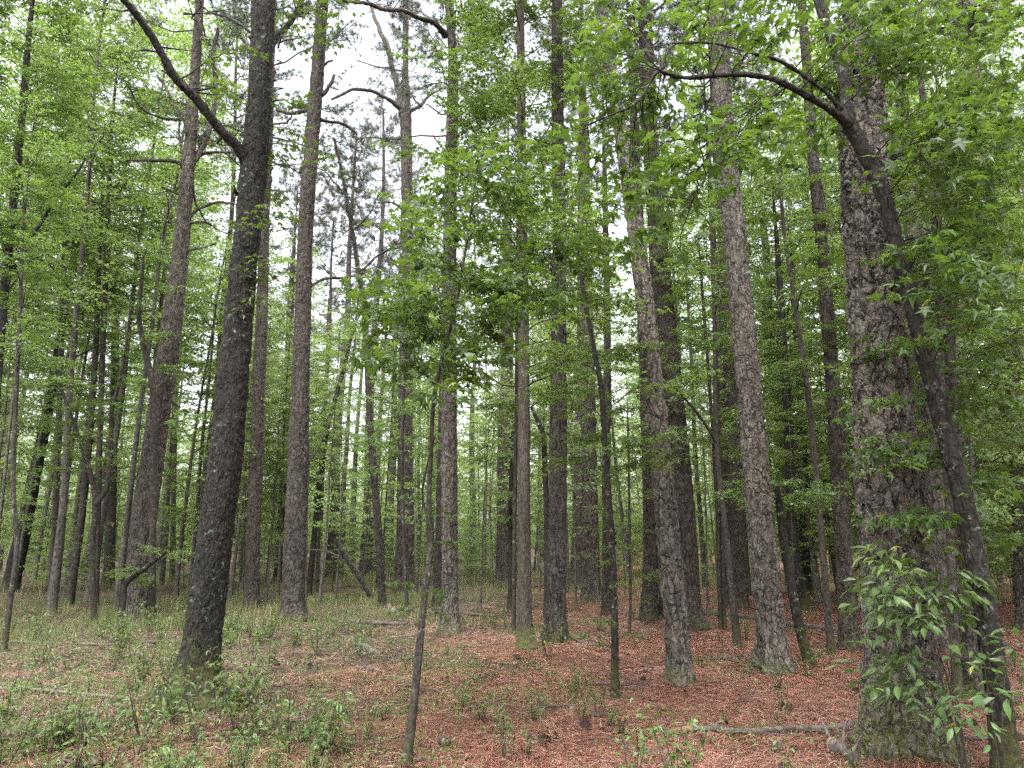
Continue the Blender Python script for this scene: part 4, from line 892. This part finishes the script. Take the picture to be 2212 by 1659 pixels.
def seedling(seed, h, n, leaf, shape, mat='leaf_seed', name='leafy_seedling'):
    rng = np.random.default_rng(seed); root = empty(name, (0, 0, 0)); W = Acc(); LA = Leaves()
    for s in range(n):
        az = rng.uniform(0, 6.28); hh = h*rng.uniform(.6, 1.1); tip = np.array([math.cos(az)*hh*.35, math.sin(az)*hh*.35, hh]); mid = tip*.5+rng.normal(0, .02, 3)
        tube(W, np.vstack([[0, 0, -.03], mid, tip]), [.004, .003, .0015], 4, cap=False)
        m = max(6, int(hh/.022)); u = rng.uniform(.25, 1, m); P = np.where(u[:, None] < .5, mid*(u[:, None]*2), mid+(tip-mid)*(u[:, None]*2-1))
        a_ = rng.uniform(0, 6.28, m); off = np.stack([np.cos(a_), np.sin(a_), a_*0+.1], 1)*leaf*rng.uniform(.2, 1.3, m)[:, None]
        LA.add(P+off, a_, leaf)
    obj('stem', W, M['twig'], root); a = Acc(); LA.emit(a, shape, rng, .35, .3); obj('foliage', a, M[mat], root, smooth=False); return root
SD = [seedling(301, .36, 5, .042, 'oval'), seedling(302, .28, 6, .048, 'star'), seedling(303, .60, 5, .058, 'star'), seedling(304, .2, 6, .038, 'oval'), seedling(305, .42, 4, .065, 'lance', 'leaf_glossy')]
SW = ['small oval leaved seedling', 'low bushy seedling', 'knee high star leaved seedling', 'tiny round leaved seedling', 'thin seedling with narrow leaves']
usedS = set(); sdl = []
def put_seed(i, x, y, s=1.0):
    pr = SD[i]; o = pr if i not in usedS else copy_tree(pr); usedS.add(i); o.location = (x, y, float(gz(x, y))); o.rotation_euler.z = rng.uniform(0, 6.28); o.scale = (s,)*3
    sdl.append((project((x, y, 0))[0], y, i, o))
for px, py, i, s in [(1150, 1560, 1, 1), (1090, 1590, 4, .8), (1085, 1640, 4, .7), (1140, 1640, 0, .7), (1255, 1560, 0, 1), (1290, 1540, 0, 1), (1240, 1500, 2, .6), (1000, 1530, 1, .8), (1040, 1560, 1, .8), (1340, 1590, 3, 1), (1320, 1570, 1, .7), (1762, 1440, 1, 1), (1745, 1465, 3, 1.2), (1680, 1490, 3, 1.2), (1690, 1530, 3, 1), (1215, 1390, 3, 1.3), (1195, 1385, 1, .8), (1840, 1400, 1, 1.4), (1370, 1340, 1, 1.2), (790, 1600, 2, .6), (830, 1560, 1, .8), (740, 1560, 2, .5), (640, 1390, 2, .6), (55, 1640, 2, .6), (490, 1540, 1, .9), (470, 1500, 3, 1), (560, 1490, 1, 1)]:
    p = hit(px, py); put_seed(i, p[0], p[1], s)
c = 0
while c < 200:
    y = rng.uniform(4.6, 15); x = rng.uniform(-.75, .72)*y
    if vnoise(np.array([x*.8, y*.8, 3.3])) < rng.uniform(-.5, .35): continue
    q = .95 if x < -.2*y else (.07 if y > 6.5 else .25)
    if rng.random() > q or any((x-a_)**2+(y-b_)**2 < .2 for a_, b_ in hero_xy): continue
    put_seed(int(rng.integers(5)), x, y, rng.uniform(.5, 1.25)); c += 1
RW = [(6, 'up close'), (8, 'quite near'), (11, 'midway back'), (99, 'further back')]
sb = {}
for px, y, i, o in sdl:
    gi = sum(px > a_[0] for a_ in ANCH); ri = next(k_ for k_, r_ in enumerate(RW) if y < r_[0]); sb.setdefault((i, gi, ri), []).append((px, o))
for (i, gi, ri), L in sb.items():
    L.sort(key=lambda t_: t_[0]); where = f'left of {ANCH[0][1]}' if gi == 0 else (f'right of {ANCH[-1][1]}' if gi == len(ANCH) else f'between {ANCH[gi-1][1]} and {ANCH[gi][1]}')
    for n_, (px, o) in enumerate(L): tag(o, f'{"" if len(L) == 1 else ORD[min(n_, 19)].split(" ")[0]+" "}{SW[i]} {RW[ri][1]} {where}', 'seedling', 'seedlings on the forest floor')

# ground cover: tiny leaves nobody could count
a = Acc(); LA = Leaves(); m = 80000
y = rng.uniform(4, 24, m); x = rng.uniform(-.78, .78, m)*y
dn = vnoise(np.stack([x*1.1, y*1.1, x*0+6], -1))+.6*vnoise(np.stack([x*4, y*4, x*0+1], -1))-x/y*1.0-.15
kp = dn > 0; x, y = x[kp], y[kp]
LA.add(np.stack([x, y, gz(x, y)+rng.uniform(.01, .13, len(x))], 1), rng.uniform(0, 6.28, len(x)), .038)
m = 5000; y = rng.uniform(3.8, 20, m); x = rng.uniform(-.78, .78, m)*y
LA.add(np.stack([x, y, gz(x, y)+rng.uniform(.01, .05, len(x))], 1), rng.uniform(0, 6.28, len(x)), .03)
LA.emit(a, 'oval', rng); tag(obj('ground_cover', a, M['leaf_seed'], smooth=False), 'low green creeping leaves spread over the left forest floor', 'ground cover', kind='stuff')
# dry brown leaves among the needles
a = Acc(); LA = Leaves(); m = 9000; y = rng.uniform(3.8, 18, m); x = rng.uniform(-.78, .78, m)*y
LA.add(np.stack([x, y, gz(x, y)+rng.uniform(.01, .03, len(x))], 1), rng.uniform(0, 6.28, len(x)), .055, 0.1)
LA.emit(a, 'oval', rng, .6, .3); M['dry'] = plainmat('dry leaves', (.018, .012, .009), (.13, .092, .070), attr=True)
tag(obj('dry_leaf_litter', a, M['dry'], smooth=False), 'scattered dry brown leaves lying among the needles', 'leaf litter', kind='stuff')

# ------------------------------------------------------------------ fallen logs, sticks, cones
def log(name, label, pts, mat, lift=.5, seed=0, cat='log', side=(), rough=.12, raw=None):
    rows = []
    for (px, py, w_) in pts:
        p = hit(px, py); t = p[1]/ray(px, py)[1]; r = w_*t/F/2; rows.append([p[0], p[1], p[2]+r*lift+.015, r])
    R = np.array(rows); base = R[len(R)//2][:3].copy(); base[2] = float(gz(base[0], base[1])); R[:, :3] -= base
    root = empty(name, base); tag(root, label, cat); S = spline(R, .025); S[:, 2] += .25*S[:, 3]*vnoise(S[:, :3]*3+seed)
    a = Acc(); k_ = 20 if S[:, 3].max() > .03 else 8
    if raw:
        n = int(len(S)*raw); b = Acc(); tube(b, S[:n+1, :3], S[:n+1, 3]*.93, k_, rough=rough*1.6); obj('bare_wood', b, M['rawwood'], root); S = S[n:]
    tube(a, S[:, :3], S[:, 3], k_, rough=rough); obj('bark', a, M[mat], root)
    for sd_ in side:
        R2 = []
        for (px, py, w_, up) in sd_: p = hit(px, py); t = p[1]/ray(px, py)[1]; R2.append([*(p-base+[0, 0, up]), w_*t/F/2])
        b = Acc(); S2 = spline(R2, .03); tube(b, S2[:, :3], S2[:, 3], 6, rough=.1); obj('side_branch', b, M[mat], root)
    return root
log('fallen_log', 'long fallen log with peeled orange end lying left of the very thick pine', [(1408, 1594, 4), (1440, 1589, 10), (1475, 1585, 14), (1540, 1585, 13), (1620, 1588, 11), (1700, 1582, 13), (1780, 1584, 13), (1848, 1577, 15)], 'log', raw=.25, rough=.25, lift=.7)
log('fallen_log', 'rotten hollow broken stump piece beside the foot of the very thick pine', [(1790, 1612, 8), (1808, 1624, 20), (1826, 1636, 14), (1850, 1650, 20)], 'log', seed=2, rough=.7, raw=.3, side=[[(1800, 1620, 9, .05), (1785, 1606, 6, .12), (1776, 1600, 2, .2)], [(1822, 1634, 8, .05), (1828, 1618, 5, .14), (1836, 1612, 2, .19)], [(1840, 1645, 8, .04), (1858, 1640, 5, .12), (1868, 1636, 1, .15)]])
log('fallen_log', 'thin dark fallen trunk lying in front of the forking sky pine', [(668, 1338, 4), (740, 1345, 8), (800, 1350, 9), (880, 1350, 5)], 'log', seed=3)
log('fallen_log', 'short pale lichened log pointing toward the camera near the slender leaning pine', [(836, 1310, 9), (848, 1325, 14), (862, 1342, 15)], 'palelog', seed=4)
log('fallen_log', 'dark branch lying behind the centre left pine pair', [(870, 1318, 7), (930, 1326, 7), (1000, 1328, 7), (1060, 1332, 5), (1130, 1330, 4)], 'log', seed=5, side=[[(960, 1328, 3, .05), (990, 1320, 2, .25), (1010, 1315, 1, .3)]])
log('fallen_log', 'long grey log across the needles behind the tall clean pine', [(1500, 1330, 11), (1570, 1332, 12), (1620, 1340, 12), (1700, 1352, 12), (1780, 1362, 12), (1850, 1370, 13)], 'log', seed=6)
log('fallen_log', 'grey log at the far right behind the lichen spotted tree', [(1990, 1372, 12), (2080, 1385, 12), (2180, 1400, 12)], 'log', seed=7)
log('fallen_log', 'stout log resting behind the slim dark pine at the edge of the grass', [(1752, 1306, 8), (1790, 1302, 9), (1830, 1297, 9)], 'log', seed=8, lift=1.0)
log('rotting_log', 'short rotting log piece in the left part of the needle clearing, largest of the pieces', [(765, 1395, 9), (785, 1402, 13), (800, 1410, 12), (822, 1416, 5)], 'palelog', seed=9, rough=.35)
log('rotting_log', 'dark rotting stick left of the leaning sapling', [(778, 1448, 7), (800, 1450, 11), (822, 1455, 6)], 'log', seed=10, rough=.35)
log('rotting_log', 'small bark covered piece close left of the leaning sapling', [(846, 1466, 6), (862, 1470, 9), (890, 1472, 4)], 'palelog', seed=11, rough=.3)
log('fallen_branch', 'broken branch on the needles right of the straight centre pine', [(1236, 1382, 3), (1262, 1392, 6), (1300, 1398, 7), (1310, 1408, 4)], 'log', seed=12)
log('fallen_branch', 'pale branch lying under the plants at the left edge', [(0, 1390, 5), (100, 1392, 6), (230, 1396, 6), (330, 1388, 4)], 'palelog', seed=13)
log('fallen_branch', 'thin grey pole lying in the plants left of the dark mossy oak foot', [(0, 1492, 7), (90, 1497, 7), (200, 1506, 6), (330, 1520, 5)], 'palelog', seed=14)
log('fallen_branch', 'small forked dead branch between the scaly pine and the tall clean pine', [(1500, 1432, 3), (1550, 1425, 6), (1600, 1420, 5), (1625, 1415, 3)], 'log', seed=15, side=[[(1560, 1424, 3, .02), (1580, 1410, 2, .1), (1600, 1405, 1, .12)]])
log('fallen_branch', 'short bare stick lying right of the brown furrowed tree', [(1120, 1272, 4), (1160, 1268, 5), (1182, 1266, 4)], 'log', seed=16)
log('fallen_branch', 'pale bare stick in the far needle clearing left of the straight centre pine', [(1145, 1285, 5), (1180, 1287, 5)], 'palelog', seed=17)
# leaning dead pole and arched brush
for nm, lb, pts, mt in [('leaning_pole', 'broken dead trunk leaning left beside the slender pine', [(808, 1306, 11), (785, 1262, 10), (752, 1210, 10), (722, 1165, 8)], 'pine_dark'),
                        ('arched_branch', 'long thin bare branch arching over the grass toward the leaning dead trunk', [(770, 1240, 3), (735, 1205, 3), (700, 1190, 3), (660, 1190, 3), (640, 1205, 2)], 'deadwood')]:
    b = hit(808, 1306); R = limb_path(pts, b[1], 0, b); a = Acc(); S = spline(R, .05); tube(a, S[:, :3], S[:, 3], 12, rough=.05)
    o = obj(nm, a, M[mt]); o.location = b; tag(o, lb, 'branch' if nm[0] == 'a' else 'dead trunk')

def stick(seed):
    rng = np.random.default_rng(seed); a = Acc(); L = rng.uniform(.3, .9); P = np.array([[L*(t-.5), rng.normal(0, .03), .012+rng.uniform(0, .02)] for t in np.linspace(0, 1, 6)])
    tube(a, P, np.linspace(.009, .004, 6), 6, rough=.2); q = P[3]; tube(a, np.vstack([q, q+[.1, .08, .03], q+[.2, .1, .04]]), [.005, .004, .002], 4); return a.mesh('fallen_stick')
def cone_mesh(seed):
    rng = np.random.default_rng(seed); a = Acc(); n = 60
    for i in range(n):
        u = (i+.5)/n; th = i*2.4; r = .028*math.sin(math.pi*(u*.85+.1))**.7; x = .09*(u-.5)
        c = np.array([x, math.cos(th)*r*.5, math.sin(th)*r*.5]); o = np.array([.012, math.cos(th)*r, math.sin(th)*r]); s = np.array([0, -math.sin(th), math.cos(th)])*.009
        a.add([c-s*.5, c+s*.5, c+o+s, c+o-s], [[0, 1, 2, 3]])
    tube(a, [[-.045, 0, 0], [0, 0, 0], [.045, 0, 0]], [.006, .014, .005], 6); return a.mesh('pine_cone', False)
ST = [stick(i) for i in range(4)]; CN = [cone_mesh(i) for i in range(2)]
for me in ST: me.materials.append(M['log'])
for me in CN: me.materials.append(M['cone'])
def spread_small(name, meshes, n, words, cat, group, zoff, ylo, yhi):
    L = []
    for i in range(n):
        y = rng.uniform(ylo, yhi); x = rng.uniform(-.62, .72)*y
        o = obj(name, meshes[i % len(meshes)], None); o.location = (x, y, float(gz(x, y))+zoff); o.rotation_euler = (0, 0, rng.uniform(0, 6.28)); s = rng.uniform(.8, 1.4); o.scale = (s,)*3
        L.append((project((x, y, 0))[0], y, o))
    bb = {}
    for px, y, o in L:
        gi = sum(px > a_[0] for a_ in ANCH); ri = next(k_ for k_, r_ in enumerate(RW) if y < r_[0]); bb.setdefault((gi, ri), []).append((px, o))
    for (gi, ri), Q_ in bb.items():
        Q_.sort(key=lambda t_: t_[0]); where = f'left of {ANCH[0][1]}' if gi == 0 else (f'right of {ANCH[-1][1]}' if gi == len(ANCH) else f'between {ANCH[gi-1][1]} and {ANCH[gi][1]}')
        for n_, (px, o) in enumerate(Q_): tag(o, f'{"" if len(Q_) == 1 else ORD[min(n_, 19)].split(" ")[0]+" "}{words} {RW[ri][1]} {where}', cat, group)
spread_small('fallen_stick', ST, 95, 'small dead stick', 'stick', 'sticks on the needle carpet', .01, 4.2, 16)
spread_small('pine_cone', CN, 50, 'brown pine cone', 'pine cone', 'pine cones on the needle carpet', .03, 4.2, 11)
